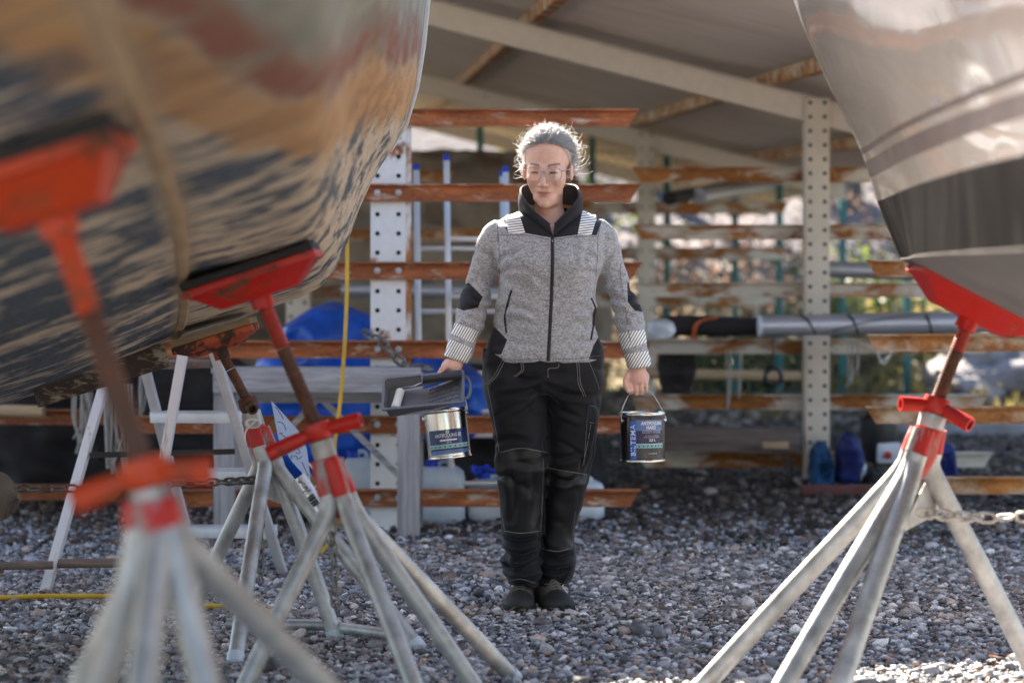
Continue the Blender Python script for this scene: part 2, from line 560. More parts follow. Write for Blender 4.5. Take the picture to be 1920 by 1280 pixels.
_hi = _m.ramp(_f, (.3, (.05, .045, .05)), (.5, (.11, .1, .115)), (.62, (.17, .135, .135)), (.74, (.34, .29, .28)))
_sp = _m.n('SeparateXYZ'); _m.l(_v, _sp.inputs[0])
_m.set(base=_m.mix(_m.ramp(_m.math('MULTIPLY', _sp.outputs[2], .25), (.2, 0.0), (.4, 1.0)), _lo, _hi), rough=.95)
_m.bump(_m.noise(_v, 8, 5), .05)
HILL = _m.mat
_m = NT('trodden_gravel_bed')
_v = _m.coord(vary=False)
_vo = _m.n('TexVoronoi'); _vo.inputs['Scale'].default_value = 38; _m.l(_v, _vo.inputs['Vector'])
_f = _m.noise(_v, 55, 4)
_m.set(base=_m.mix(_m.ramp(_f, (.3, .0), (.7, 1.0)), (.19, .18, .175), (.42, .4, .385)), rough=.8)
_m.bump(_vo.outputs['Distance'], .02)
GRAVELBED = _m.mat
_m = NT('granite_boulder')
_v = _m.coord()
_f = _m.noise(_v, 3, 7, .65)
_m.set(base=_m.ramp(_f, (.3, (.12, .11, .115)), (.55, (.3, .27, .27)), (.75, (.45, .4, .38))), rough=.85)
_m.bump(_f, .04)
ROCK = _m.mat

def leafmat(name, a, b, tr=.45):
    m = NT(name)
    at = m.n('Attribute', attribute_name='col')
    c = m.mix(at.outputs['Fac'], a, b)
    m.set(base=c, rough=.55, spec=.3)
    ts = m.n('BsdfTranslucent')
    m.l(c, ts.inputs['Color'])
    mx = m.n('MixShader')
    mx.inputs[0].default_value = tr
    m.l(m.b.outputs[0], mx.inputs[1])
    m.l(ts.outputs[0], mx.inputs[2])
    m.l(mx.outputs[0], m.out.inputs['Surface'])
    return m.mat
LEAF_G = leafmat('green_leaves', (.05, .08, .018), (.15, .18, .04))
LEAF_Y = leafmat('yellow_green_leaves', (.15, .13, .035), (.3, .23, .09))
LEAF_B = leafmat('bare_twigs_and_dry_leaves', (.18, .11, .08), (.42, .27, .19))
GRASS = leafmat('short_grass', (.06, .08, .015), (.16, .15, .04))
DRYLEAF = leafmat('fallen_brown_leaves', (.1, .04, .02), (.25, .11, .05), .2)
BARK = simple('bark', (.09, .075, .065), .9, var=.5, vs=20, bump=.01)
# ---------------------------------------------------------------- ground, gravel, hillside
def ground():
    m = M()
    m.grid([[(x, y, 0) for x in (-400, -12, 0, 12, 400)] for y in (-40, 4, 12, 22, 500)])
    tag(m.build('ground', DIRT), 'flat gravel yard ground', kind='structure')
ground()

m = M()
m.grid([[(x, y, .004) for x in (-16, -4, 4, 16)] for y in (-14, -4, 3, 6.02)])
tag(m.build('gravel_path', GRAVELBED), 'trodden light gravel in the open yard', kind='structure')
m = M()
for s in (-1, 1):
    m.grid([[(s * (.2118 * y + .12), y, .003), (s * (.2118 * y + 2), y, .003), (s * 16, y, .003)] for y in (6.03, 8.5, 11.4)])
tag(m.build('gravel_path', GRAVELBED), 'trodden gravel on either side beside the boats', kind='structure')
ICO_V, ICO_F = None, None
def ico():
    global ICO_V, ICO_F
    bm = bmesh.new()
    bmesh.ops.create_icosphere(bm, subdivisions=1, radius=1)
    ICO_V = np.array([v.co[:] for v in bm.verts])
    ICO_F = np.array([[v.index for v in f.verts] for f in bm.faces])
    bm.free()
ico()

def stones(name, n, area, size, palette, pw, label, zlift=.25):
    """area: function(n)->(x,y); size: (lo,hi) radius"""
    x, y = area(n)
    r_ = size[0] + (size[1] - size[0]) * rng.random(len(x)) ** 2.6
    nv = len(ICO_V)
    base = ICO_V[None] * (1 + .36 * (rng.random((len(x), nv, 1)) - .5) * 2) + .16 * rng.normal(size=(len(x), nv, 3))
    sc3 = np.stack([.75 + .6 * rng.random(len(x)), .7 + .45 * rng.random(len(x)), .45 + .4 * rng.random(len(x))], 1)
    base = base * sc3[:, None, :] * r_[:, None, None]
    # random rotation: yaw + tilt
    a = rng.random(len(x)) * 2 * PI
    t = (rng.random(len(x)) - .5) * 1.1
    ca, sa, ct, st = np.cos(a), np.sin(a), np.cos(t), np.sin(t)
    X, Y, Z = base[..., 0], base[..., 1], base[..., 2]
    Y2 = Y * ct[:, None] - Z * st[:, None]
    Z2 = Y * st[:, None] + Z * ct[:, None]
    X3 = X * ca[:, None] - Y2 * sa[:, None]
    Y3 = X * sa[:, None] + Y2 * ca[:, None]
    zoff = r_ * (zlift - .5 + .75 * rng.random(len(x)))
    v = np.stack([X3 + x[:, None], Y3 + y[:, None], Z2 + zoff[:, None]], -1).reshape(-1, 3)
    f = (ICO_F[None] + (np.arange(len(x)) * nv)[:, None, None]).reshape(-1, 3)
    o = raw(name, v, f, STONE, smooth=False, kind='stuff')
    pal = np.array(palette)
    pick = rng.choice(len(pal), len(x), p=np.array(pw) / sum(pw))
    c = pal[pick] * (.55 + .95 * rng.random((len(x), 1)) ** 1.3)
    pn = np.stack([x * .8, y * .8, np.zeros(len(x))], 1)
    br = np.clip(.5 + 1.1 * fbm(pn, 3, 41), 0, 1)[:, None]
    c = c * (1 - .45 * br) + .45 * br * c.mean(1, keepdims=True) * np.array([1.25, .98, .78])
    set_color(o, np.repeat(c, nv, axis=0))
    tag(o, label)
    return o
def view_area(y0, y1, m=.25, bias=1.0, soft=0):
    def fn(n):
        u = rng.random(n)
        y = np.sqrt(y0**2 + (y1**2 - y0**2) * u ** bias)
        if soft: y = np.where(y > y1 - soft, y + rng.normal(size=n) * soft * .6, y)
        x = (rng.random(n) * 2 - 1) * (.2118 * y + m)
        return x, y
    return fn
PAL = [(.32, .325, .365), (.12, .122, .135), (.55, .555, .59), (.46, .335, .28), (.28, .195, .145), (.66, .65, .65)]
stones('gravel', 96000, view_area(6.0, 11.3, .35, soft=1.0), (.0048, .0172), PAL, [36, 24, 20, 9, 6, 4], 'crushed grey gravel covering the yard')
stones('gravel', 1100, view_area(6.0, 11.0, .35), (.016, .036), PAL, [30, 14, 22, 14, 8, 8], 'larger grey and pinkish stones among the gravel')
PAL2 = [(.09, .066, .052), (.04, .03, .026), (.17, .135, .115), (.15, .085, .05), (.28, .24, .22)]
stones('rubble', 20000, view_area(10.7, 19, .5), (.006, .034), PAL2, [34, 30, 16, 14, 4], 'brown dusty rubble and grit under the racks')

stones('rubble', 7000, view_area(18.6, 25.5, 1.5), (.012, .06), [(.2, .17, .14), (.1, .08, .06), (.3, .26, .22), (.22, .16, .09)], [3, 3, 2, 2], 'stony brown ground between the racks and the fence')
def scatter_leaves(n, name, area, size, mat, label, up=.01):
    x, y = area(n)
    vs, fs, cs = [], [], []
    for i in range(len(x)):
        a = random.random() * 6.28
        s = size * (.6 + .8 * random.random())
        t = Vector((math.cos(a), math.sin(a), random.uniform(-.4, .4))).normalized()
        w = Vector((-math.sin(a), math.cos(a), random.uniform(-.5, .5))).normalized()
        c = Vector((x[i], y[i], up + .016 * random.random()))
        b = len(vs)
        vs += [c - t * s, c + w * s * .5 - t * s * .2, c + w * s * .36 + t * s * .5 + Vector((0, 0, s * .3)), c + t * s, c - w * s * .36 + t * s * .5 + Vector((0, 0, s * .25)), c - w * s * .5 - t * s * .2]
        fs += [(b, b + 1, b + 2), (b, b + 2, b + 3), (b, b + 3, b + 4), (b, b + 4, b + 5)]
        cs += [random.random()] * 6
    o = raw(name, [v[:] for v in vs], fs, mat, smooth=False, kind='stuff')
    set_color(o, np.array(cs)[:, None].repeat(3, 1))
    return tag(o, label)
scatter_leaves(900, 'fallen_leaves', view_area(6.2, 13, .3), .016, DRYLEAF, 'small brown fallen leaves scattered on the gravel')

def tufts():
    vs, fs, cs = [], [], []
    spots = [(1420, 1018, 60), (1330, 1010, 50), (620, 1020, 60), (445, 1015, 40), (560, 1030, 40), (770, 1012, 60), (820, 1035, 30), (1700, 1000, 90), (1840, 1040, 80), (1760, 1030, 60), (200, 1040, 60), (1500, 1045, 50)]
    for px, py, k in spots:
        Y = FPX * CAMH / (py - HZ)
        for _ in range(k):
            c = P(px, py, Y) + Vector((random.gauss(0, .1), random.gauss(0, .12), .004))
            h = random.uniform(.012, .035)
            a = random.random() * 6.28
            d = Vector((math.cos(a), math.sin(a), 0))
            b = len(vs)
            tip = c + Vector((random.gauss(0, .02), random.gauss(0, .02), h))
            vs += [c - d * .003, c + d * .003, tip]
            fs.append((b, b + 1, b + 2))
            cs += [random.random()] * 3
    o = raw('grass', [v[:] for v in vs], fs, GRASS, smooth=False, kind='stuff')
    set_color(o, np.array(cs)[:, None].repeat(3, 1))
    tag(o, 'thin grass tufts growing at the edge of the gravel')
tufts()

def hill_z(x, y):
    p = np.stack([np.asarray(x) * .16, np.asarray(y) * .16, np.zeros_like(np.asarray(x)) + 3.3], -1)
    t = np.clip((np.asarray(y) - 23.5) / 16, 0, 1.4)
    return 5.0 * t ** 1.35 + fbm(p, 4, 5) * (.15 + 1.0 * t) - .12
def hillside():
    xs = np.linspace(-46, 46, 120)
    ys = np.linspace(22.5, 70, 80)
    X, Y = np.meshgrid(xs, ys)
    Z = hill_z(X.ravel(), Y.ravel())
    v = np.stack([X.ravel(), Y.ravel(), Z], 1)
    i, j = np.meshgrid(np.arange(79), np.arange(119), indexing='ij')
    a = (i * 120 + j).ravel()
    f = np.stack([a, a + 1, a + 121, a + 120], 1)
    tag(raw('hillside', v, f, HILL, kind='structure'), 'rough sunlit slope beyond the boat shed')
hillside()

def undergrowth():
    n = 5200
    x = (rng.random(n) * 2 - 1) * 6.5
    y = 19.8 + 5.5 * rng.random(n) ** .8
    k = fbm(np.stack([x * .9, y * .9, np.zeros(n)], 1), 3, 77) > -.12
    x, y = x[k], y[k]
    pts = np.stack([x, y, .02 + .3 * rng.random(len(x)) ** 1.8 * np.clip((y - 19.2) / 3, .2, 1)], 1)
    n = len(pts)
    a = rng.normal(size=(n, 3)) * .35 + np.array([0, 0, 1]); a /= np.linalg.norm(a, axis=1)[:, None]
    b = np.cross(a, rng.normal(size=(n, 3))); b /= np.linalg.norm(b, axis=1)[:, None]
    s = .035 + .05 * rng.random((n, 1))
    v = np.stack([pts - a * s, pts + b * s * .35, pts + a * s * 1.2, pts - b * s * .35], 1).reshape(-1, 3)
    v[:, 2] = np.maximum(v[:, 2], .002)
    o = raw('undergrowth', v, np.arange(4 * n).reshape(n, 4), LEAF_Y, smooth=False, kind='stuff')
    set_color(o, np.repeat(rng.random((n, 1)).repeat(3, 1), 4, axis=0))
    tag(o, 'dry yellow green weeds growing along the fence behind the racks')
undergrowth()

def boulder(px, py, Y, r_, label, sq=(1.2, 1, .8), seed=0):
    bm = bmesh.new()
    bmesh.ops.create_icosphere(bm, subdivisions=4, radius=1)
    v = np.array([q.co[:] for q in bm.verts])
    f = np.array([[q.index for q in ff.verts] for ff in bm.faces])
    bm.free()
    n = fbm(v * 1.3, 4, seed)
    n2 = np.abs(vnoise(v * 2.4, seed + 9))
    v = v * (1 + .35 * n - .22 * n2)[:, None] * np.array(sq) * r_
    c = P(px, py, Y)
    v[:, 0] += c.x; v[:, 1] += c.y; v[:, 2] += c.z
    return tag(raw('boulder', v, f, ROCK, smooth=False), label, 'boulder')
boulder(1880, 705, 22.4, .62, 'big pale granite boulder by the lower right rack arms', seed=3)
boulder(1815, 735, 21.9, .28, 'smaller sunlit granite rock at the foot of the big boulder', (1.3, 1, .7), seed=8)
boulder(1880, 850, 18.5, .62, 'low dark mound of broken rock behind the lowest right rack arm', (2.0, 1, .55), seed=21)

def leaves(name, mat, pts, size, parent, fl=.5):
    n = len(pts)
    a = rng.normal(size=(n, 3)); a /= np.linalg.norm(a, axis=1)[:, None]
    b = np.cross(a, rng.normal(size=(n, 3))); b /= np.linalg.norm(b, axis=1)[:, None]
    s = size * (.6 + .8 * rng.random((n, 1)))
    v = np.stack([pts - a * s, pts + b * s * fl, pts + a * s, pts - b * s * fl], 1).reshape(-1, 3)
    f = np.arange(4 * n).reshape(n, 4)
    o = raw(name, v, f, mat, parent, smooth=False, kind='stuff')
    set_color(o, np.repeat(rng.random((n, 1)).repeat(3, 1), 4, axis=0))
    return o

def shrub(x, y, w, h, mat, label, n=700, size=.07, name='shrub'):
    z = float(hill_z(np.array([x]), np.array([y]))[0]) if y > 23.5 else 0
    t = thing(name, label, 'bush', (x, y, z), 'bushes on the slope beyond the shed')
    st = M()
    pts = []
    k = max(5, n // 90)
    for _ in range(k):
        a = random.random() * 6.28
        q = random.random() ** .5
        tip = Vector((x + w * .5 * q * math.cos(a), y + w * .5 * q * math.sin(a), z + h * random.uniform(.55, 1.0)))
        b0 = Vector((x + random.gauss(0, .05), y + random.gauss(0, .05), z - .05))
        mid = (b0 + tip) / 2 + Vector((random.gauss(0, .06), random.gauss(0, .06), .1 * h))
        st.path(smooth_path([b0, mid, tip], 5), [.022, .017, .012, .008, .004], 5)
        for _ in range(n // k):
            u = random.uniform(.3, 1.05)
            c = b0.lerp(tip, u) + Vector((random.gauss(0, .13 * w), random.gauss(0, .13 * w), random.gauss(0, .1 * h)))
            pts.append(c[:])
    st.build('stem', BARK, t)
    leaves('foliage', mat, np.array(pts), size, t)
    return t
SHR = [(1640, 24.6, 1.3, 1.0, LEAF_Y, 'sunlit yellow green bush under the third right rack arm'),
       (1565, 26.0, 1.6, 1.3, LEAF_G, 'green bush just left of the right rack post'),
       (1735, 25.2, 1.7, 1.2, LEAF_G, 'dark green bush behind the grey mast'),
       (1330, 24.8, 1.5, .9, LEAF_Y, 'yellowish low bush seen below the rusted rack arms'),
       (1245, 26.5, 1.8, 1.5, LEAF_B, 'bare reddish bush left of the far rack post'),
       (1420, 27.5, 2.0, 1.5, LEAF_B, 'bare twiggy bush between the two rack posts'),
       (1400, 24.3, 1.3, .7, LEAF_G, 'low dark green bush behind the hanging black coil'),
       (1500, 24.6, 1.2, .8, LEAF_Y, 'yellow green bush close behind the left side of the right post'),
       (1660, 28.5, 2.2, 1.7, LEAF_B, 'pinkish bare bush high on the slope beside the teal fence post'),
       (1850, 27.0, 2.2, 1.6, LEAF_G, 'green bush above the granite boulder'),
       (1120, 25.5, 1.8, 1.3, LEAF_B, 'brown dry bush behind the walking woman'),
       (1080, 29.0, 2.4, 1.8, LEAF_G, 'dark bush far behind the walking woman'),
       (900, 26.0, 2.0, 1.4, LEAF_B, 'dry bush behind the aluminium ladder'),
       (760, 27.0, 2.0, 1.5, LEAF_G, 'dark bush behind the white perforated post'),
       (590, 26.0, 2.2, 1.5, LEAF_B, 'dry brown bush behind the blue tarpaulin'),
       (300, 27.0, 2.4, 1.8, LEAF_G, 'dark bush behind the stepladder'),
       (60, 26.0, 2.2, 1.6, LEAF_B, 'dry bush at the far left behind the boat')]
for px, Y, w, h, mt, lb in SHR:
    shrub((px - 960) / FPX * Y, Y, w, h, mt, lb, n=800, size=.055 if mt is not LEAF_B else .04)

def tree(px, Y, h, label, mat, n=2600):
    x = (px - 960) / FPX * Y
    z = float(hill_z(np.array([x]), np.array([Y]))[0])
    t = thing('tree', label, 'tree', (x, Y, z), 'trees on top of the slope')
    tr = M()
    lean = random.gauss(0, .05)
    tr.path(smooth_path([(x, Y, z - .2), (x + lean * h * .4, Y, z + h * .4), (x + lean * h, Y, z + h * .95)], 8), [.17, .15, .13, .11, .09, .07, .05, .02], 8)
    pts = []
    for _ in range(16):
        a = random.random() * 6.28
        u = random.uniform(.3, .9)
        b0 = Vector((x + lean * h * u, Y, z + h * u))
        L = h * .34 * (1.15 - u)
        tip = b0 + Vector((math.cos(a) * L, math.sin(a) * L, L * .55))
        tr.path([b0, (b0 + tip) / 2 + Vector((0, 0, -.08)), tip], [.04, .025, .008], 5)
        for _ in range(n // 16):
            q = random.uniform(.35, 1.1)
            pts.append((b0.lerp(tip, q) + Vector((random.gauss(0, .22), random.gauss(0, .22), random.gauss(0, .22))))[:])
    tr.build('trunk', BARK, t)
    leaves('crown', mat, np.array(pts), .09, t)
tree(1600, 33, 4.5, 'green tree on the slope right of the perforated cream post', LEAF_G)
tree(1420, 36, 5.0, 'bare reddish tree on the slope between the rack posts', LEAF_B)
tree(1230, 34, 4.6, 'tree on the slope behind the far rack post', LEAF_G)
tree(1000, 35, 5.0, 'tree on the slope behind the woman', LEAF_B)

# ---------------------------------------------------------------- teal fence
def fence():
    t = thing('wire_fence', 'teal wire mesh fence at the back of the boat yard', 'fence', ((1500 - 960) / FPX * 22.6, 22.6, 0))
    Y = 22.6
    xs = [(px - 960) / FPX * Y for px in (-150, 60, 270, 480, 690, 900, 1110, 1250, 1378, 1461, 1580, 1700, 1860, 2040)]
    for x in xs:
        p = M()
        p.box((x, Y, 1.25), (.06, .05, 2.7))
        p.build('post', TEAL, t, bevel=.004)
    w = M()
    z0, z1 = .1, 2.35
    L = xs[-1] - xs[0]
    d = .11
    for i in range(int((L + z1 - z0) / d)):
        for s in (1, -1):
            a = xs[0] - (z1 - z0) + i * d if s > 0 else xs[0] + i * d
            p0 = Vector((a, Y - .03, z0)); p1 = Vector((a + s * (z1 - z0), Y - .03, z1))
            def clip(p, q):
                if p.x < xs[0]: p = p + (q - p) * ((xs[0] - p.x) / (q.x - p.x))
                if p.x > xs[-1]: p = p + (q - p) * ((xs[-1] - p.x) / (q.x - p.x))
                return p
            if max(p0.x, p1.x) <= xs[0] or min(p0.x, p1.x) >= xs[-1]: continue
            w.path([clip(p0, p1), clip(p1, p0)], .0022, 3, False)
    w.build('wire_mesh', MESHWIRE, t, kind='stuff')
    r_ = M()
    for z in (z0, z1): r_.path([(xs[0], Y - .03, z), (xs[-1], Y - .03, z)], .006, 6)
    r_.build('tension_wire', MESHWIRE, t)
fence()

# ---------------------------------------------------------------- shed roof
def roof_z(x): return 2.79 - .255 * (x + .46)
def shed():
    t = thing('shed_roof', 'low open shed roof of grey corrugated sheets on cream rusty rafters', 'shed', (0, 14, 0))
    x0, x1 = -9.5, 2.95
    def sheet(ya, yb):
        m = M()
        ys = np.arange(ya, yb + .001, .0275)
        rows = []
        for i, y in enumerate(ys):
            dz = (0, .022, .022, 0)[i % 4]
            rows.append([(x, y, roof_z(x) + .088 + dz) for x in (x0, -3, x1)])
        m.grid(rows, thick=(0, 0, .004))
        m.build('roof_sheet', ROOF, t)
    y = 10.7
    while y < 27.4:
        sheet(y, y + 1.1)
        y += 1.102
    for Y in (14.0, 20.0, 26.0):
        m = M()
        xa, xb = x0 + .1, x1 - .2
        w = .1
        def q(x, dz): return (x, Y - w / 2, roof_z(x) + dz)
        m.prism([q(xa, -.14), q(xb, -.14), q(xb, -.008), q(xa, -.008)], (0, .008, 0))      # web
        for dz in (-.152, -.012):
            m.prism([q(xa, dz), q(xb, dz), q(xb, dz + .012), q(xa, dz + .012)], (0, w, 0))
        m.build('rafter', CREAM, t)
    for X in (-7.2, -5.4, -3.6, -1.8, .124, 1.51, 2.6):
        m = M()
        def c(y): return X - .085 * (y - 14) if X > -1 else X - .12 * (y - 14)
        ya, yb = 10.75, 27.3
        zz = lambda y: roof_z(c(y)) + .045
        m.bar((c(ya), ya, zz(ya)), (c(yb), yb, zz(yb)), .07, .078)
        m.build('purlin', CREAM_RUST2, t)
shed()

# ---------------------------------------------------------------- racks
def rack(Y, post_px, post_w, top_y, foot_z, arms, post_mat, arm_mat, label, hole_pitch=.09, arm_front=True, arm_h=.08, lip=True, chamf=.05, hole_every=4, top_z=None, dark_lip=None):
    """arms: list of (top_row_px, left_px, right_px)"""
    X = (post_px - 960) / FPX * Y
    t = thing('cantilever_rack', label, 'storage rack', (X, Y, 0), 'racks holding masts and gear in the shed')
    ztop = top_z if top_z else P(0, top_y, Y).z
    d = .14
    p = M()
    w = post_w
    p.box((X, Y - d / 2 + .006, (ztop + foot_z) / 2), (w, .012, ztop - foot_z))
    p.box((X, Y + d / 2 - .006, (ztop + foot_z) / 2), (w, .012, ztop - foot_z))
    p.box((X, Y, (ztop + foot_z) / 2), (.01, d - .026, ztop - foot_z - .01))
    p.box((X, Y, foot_z + .008), (w + .1, d + .1, .016))
    po = p.build('post', post_mat, t, bevel=.003)
    if dark_lip:
        e_ = M()
        e_.box((X + w / 2 + .004, Y - d / 2 + .02, (ztop + foot_z) / 2), (.045, .034, ztop - foot_z - .004))
        e_.build('flange_edge', dark_lip, po, bevel=.003)
    h = M()
    zs = P(0, arms[0][0], Y).z - arm_h / 2
    k = 0
    z = zs
    while z < ztop - .05: z += hole_pitch
    while z > foot_z + .08:
        for s in (-1, 1):
            h.lathe([(.011, 0), (.011, .002)], (X + s * w * .3, Y - d / 2 - .0005, z), (0, -1, 0), 12)
        z -= hole_pitch
    h.build('bolt_holes', HOLE, po, kind='stuff')
    for row, lp, rp in arms:
        zt = P(0, row, Y).z
        xl, xr = (lp - 960) / FPX * Y, (rp - 960) / FPX * Y
        yf = Y - d / 2 - .062 if arm_front else Y + d / 2 + .004
        a = M()
        cl = chamf
        a.prism([(xl, yf + .05, zt), (xr, yf + .05, zt), (xr - cl, yf + .05, zt - arm_h), (xl + cl, yf + .05, zt - arm_h)], (0, .008, 0))
        a.prism([(xl, yf, zt - .001), (xr, yf, zt - .001), (xr - .004, yf, zt - .009), (xl + .004, yf, zt - .009)], (0, .05, 0))
        a.prism([(xl + cl - .004, yf + .03, zt - arm_h + .008), (xr - cl + .004, yf + .03, zt - arm_h + .008), (xr - cl, yf + .03, zt - arm_h), (xl + cl, yf + .03, zt - arm_h)], (0, .02, 0))
        ao = a.build('arm', arm_mat, t, bevel=.0015)
        for s in (-1, 1):
            b = M()
            if arm_front:
                b.lathe([(.017, 0), (.017, .004), (.012, .004), (.012, .013), (.006, .014)], (X + s * w * .3, yf + .0495, zt - arm_h / 2), (0, -1, 0), 6)
                b.build('bolt', BOLT, ao)
    return t
rack(11.4, 729, .165, -140, 0, [(207, 252, 1197), (346, 252, 1200), (491, 250, 1202), (637, 250, 1205), (777, 240, 1200), (913, 250, 1200)],
     WHITE_POST, RUST_BEAM, 'white perforated steel post with brown rusty arms left of the woman', arm_h=.083, dark_lip=rusty('rust_run_edge', (.74, .72, .7), rust=(.45, .17, .05), thr=.43, soft=.06, scale=9, stretch=(1, 1, .35), dark=(.3, .11, .035)))
rack(11.4, 2010, .165, -60, 0, [(487, 1619, 2300), (625, 1619, 2300), (759, 1617, 2300), (890, 1690, 2300)],
     WHITE_POST, CREAM_RUST2, 'rack with short tapered rusty arms under the right hand boat', arm_h=.082)
rack(14.0, 1530, .14, 186, 0, [(312, 1187, 1905), (420, 1189, 1905), (529, 1189, 1880), (636, 1192, 1870), (741, 1185, 1862), (850, 1195, 1870)],
     CREAM, CREAM_RUST, 'cream perforated post holding up the front rafter with rust stained arms', hole_pitch=.0815, arm_front=False, arm_h=.088)
rack(20.0, 1211, .145, 262, 0, [(377, 985, 1482), (463, 985, 1478), (552, 985, 1460), (640, 985, 1470)],
     CREAM, CREAM_RUST, 'far cream post under the second rafter seen right of the woman', hole_pitch=.12, arm_front=False, arm_h=.105)
rack(15.5, 560, .15, 120, 0, [(318, 250, 853), (428, 250, 960), (535, 250, 970), (645, 250, 960), (750, 250, 960)],
     CREAM, CREAM_RUST2, 'dim brown rack standing behind the white perforated post', arm_front=False, arm_h=.08)
rack(12.6, -60, .15, 100, 0, [(620, -300, 262), (765, -300, 262), (905, -300, 240)],
     CREAM, RUST_BEAM, 'rusty rack at the far left behind the stepladder', arm_h=.08)
# ---------------------------------------------------------------- left wooden boat
def boat_left():
    cx = -2.02
    t = thing('wooden_boat', 'old wooden boat with worn blue, orange and green bottom paint propped on red stands', 'boat', (cx, 5.5, 0))
    # key stations: Y, K(z) keel, R(x,z) ridge, B(x,z) bilge, W(x,z) upper, S(x,z) sheer
    keys = [(2.0, 1.45, -.535, 1.80, -.37, 2.0, -.33, 2.2, -.3, 2.75),
            (3.0, 1.20, -.545, 1.60, -.31, 1.76, -.24, 2.0, -.22, 2.65),
            (3.8, 1.03, -.585, 1.456, -.30, 1.60, -.225, 1.9, -.2, 2.55),
            (5.2, .91, -.72, 1.32, -.40, 1.46, -.25, 1.9, -.2, 2.5),
            (6.6, .82, -.90, 1.19, -.52, 1.325, -.31, 1.80, -.24, 2.45),
            (7.5, .74, -1.02, 1.085, -.565, 1.265, -.32, 1.78, -.25, 2.43),
            (8.25, .69, -1.147, .989, -.62, 1.193, -.346, 1.776, -.27, 2.42)]
    ys = np.linspace(2.0, 8.25, 46)
    rows, uvs = [], []
    for y in ys:
        k = catmull(keys, y)
        Kp, Rp, Bp, Wp, Sp = Vector((cx, 0, k[0])), Vector((k[1], 0, k[2])), Vector((k[3], 0, k[4])), Vector((k[5], 0, k[6])), Vector((k[7], 0, k[8]))
        pts, g = [], []
        def seg(A, B, n, sag=0, end=False):
            nrm = Vector((B.z - A.z, 0, -(B.x - A.x))).normalized()
            for i in range(n + (1 if end else 0)):
                u = i / n
                pts.append(A.lerp(B, u) + nrm * (sag * 4 * u * (1 - u)))
        seg(Kp, Rp, 12, .03)
        nR = len(pts)
        # rounded run from ridge to sheer
        ctl = [Rp, Bp, Wp, Sp]
        far_pts = [(0, *Rp), (1, *(Rp.lerp(Bp, .55) + Vector((.03, 0, -.012)))), (1.7, *Bp), (2.35, *(Bp.lerp(Wp, .5) + Vector((-.012, 0, .006)))), (3, *Wp), (4, *Sp)]
        for i in range(19):
            pts.append(Vector(catmull(far_pts, 4 * i / 18)))
        d = [0]
        for a, b in zip(pts[:-1], pts[1:]): d.append(d[-1] + (b - a).length)
        rows.append([Vector((p.x, y, p.z)) for p in pts])
        uvs.append([((8.25 - y) * .25, q - d[nR]) for q in d])
    nr, nc = len(rows), len(rows[0])
    def shell(name, mirror):
        m = M()
        rr = rows if not mirror else [[Vector((2 * cx - p.x, p.y, p.z)) for p in r_] for r_ in rows]
        m.grid(rr, thick=lambda p: Vector(((cx - p.x) * .03, 0, .02)))
        o = m.build(name, HULL_A, t, smooth=True, angle=24)
        uv = o.data.uv_layers.new(name='uv')
        flat = [q for r_ in uvs for q in r_]
        nn = len(flat)
        for lp in o.data.loops:
            uv.data[lp.index].uv = flat[lp.vertex_index % nn]
        return o
    shell('hull', False)
    shell('hull', True)
    e_far = rows[-1]
    # transom and deck close the hull
    m = M()
    e = rows[-1]
    poly = [p + Vector((0, -.012, .006)) for p in e] + [Vector((2 * cx - p.x, p.y - .012, p.z + .006)) for p in reversed(e[1:])]
    m.prism(poly, (0, -.04, 0))
    m.build('transom', OLDBOARD, t)
    m = M()
    sh = [r_[-1] for r_ in rows]
    m.grid([[Vector((p.x + .012, p.y, p.z - .02)), Vector((cx, p.y, p.z + .06)), Vector((2 * cx - p.x - .012, p.y, p.z - .02))] for p in sh], thick=(0, 0, .03))
    m.build('deck', GREYWOOD, t)
    m = M()
    m.path([Vector((p.x + .006, p.y, p.z - .03)) for p in sh], .03, 8)
    m.build('rubbing_strip', simple('pale_rubbing_strip', (.6, .58, .55), .6), t)
    m = M()
    rp = []
    for y in ys:
        k = catmull(keys, y)
        rp.append(Vector((k[1], y, k[2] - .004)))
    m.path(rp, .016, 8, flat=.45)
    m.build('chine_batten', PALEWOOD, t, smooth=True)
    m = M()
    m.path([p + Vector((.004, .0, 0)) for p in e_far[-7:]], [.003, .008, .012, .014, .014, .014, .014], 8)
    m.build('edge_trim', simple('pale_edge_trim', (.55, .55, .54), .6), t, smooth=True)
    # board hung under the end of the hull
    m = M()
    a, b = P(68, 742, 8.05), P(310, 666, 8.2)
    d = (b - a).normalized()
    nz = Vector((-d.z, 0, d.x))
    m.box((a + b) / 2 + nz * -.0, ((b - a).length, .09, .085), (d, d.cross(nz) * -1, nz))
    m.build('keel_board', OLDBOARD, t, bevel=.004)
    # weed-grown outlet grille
    m = M()
    for i in range(7):
        q = P(222 + i * 4.2, 655 - i * 1.6, 8.0)
        m.path([q + Vector((-.006, -.008, -.012)), q + Vector((.006, -.008, .012))], .0035, 6)
    m.build('outlet_grille', simple('mossy_grille', (.2, .17, .08), .9, bump=.002), t)
    return rows
BOAT_ROWS = boat_left()

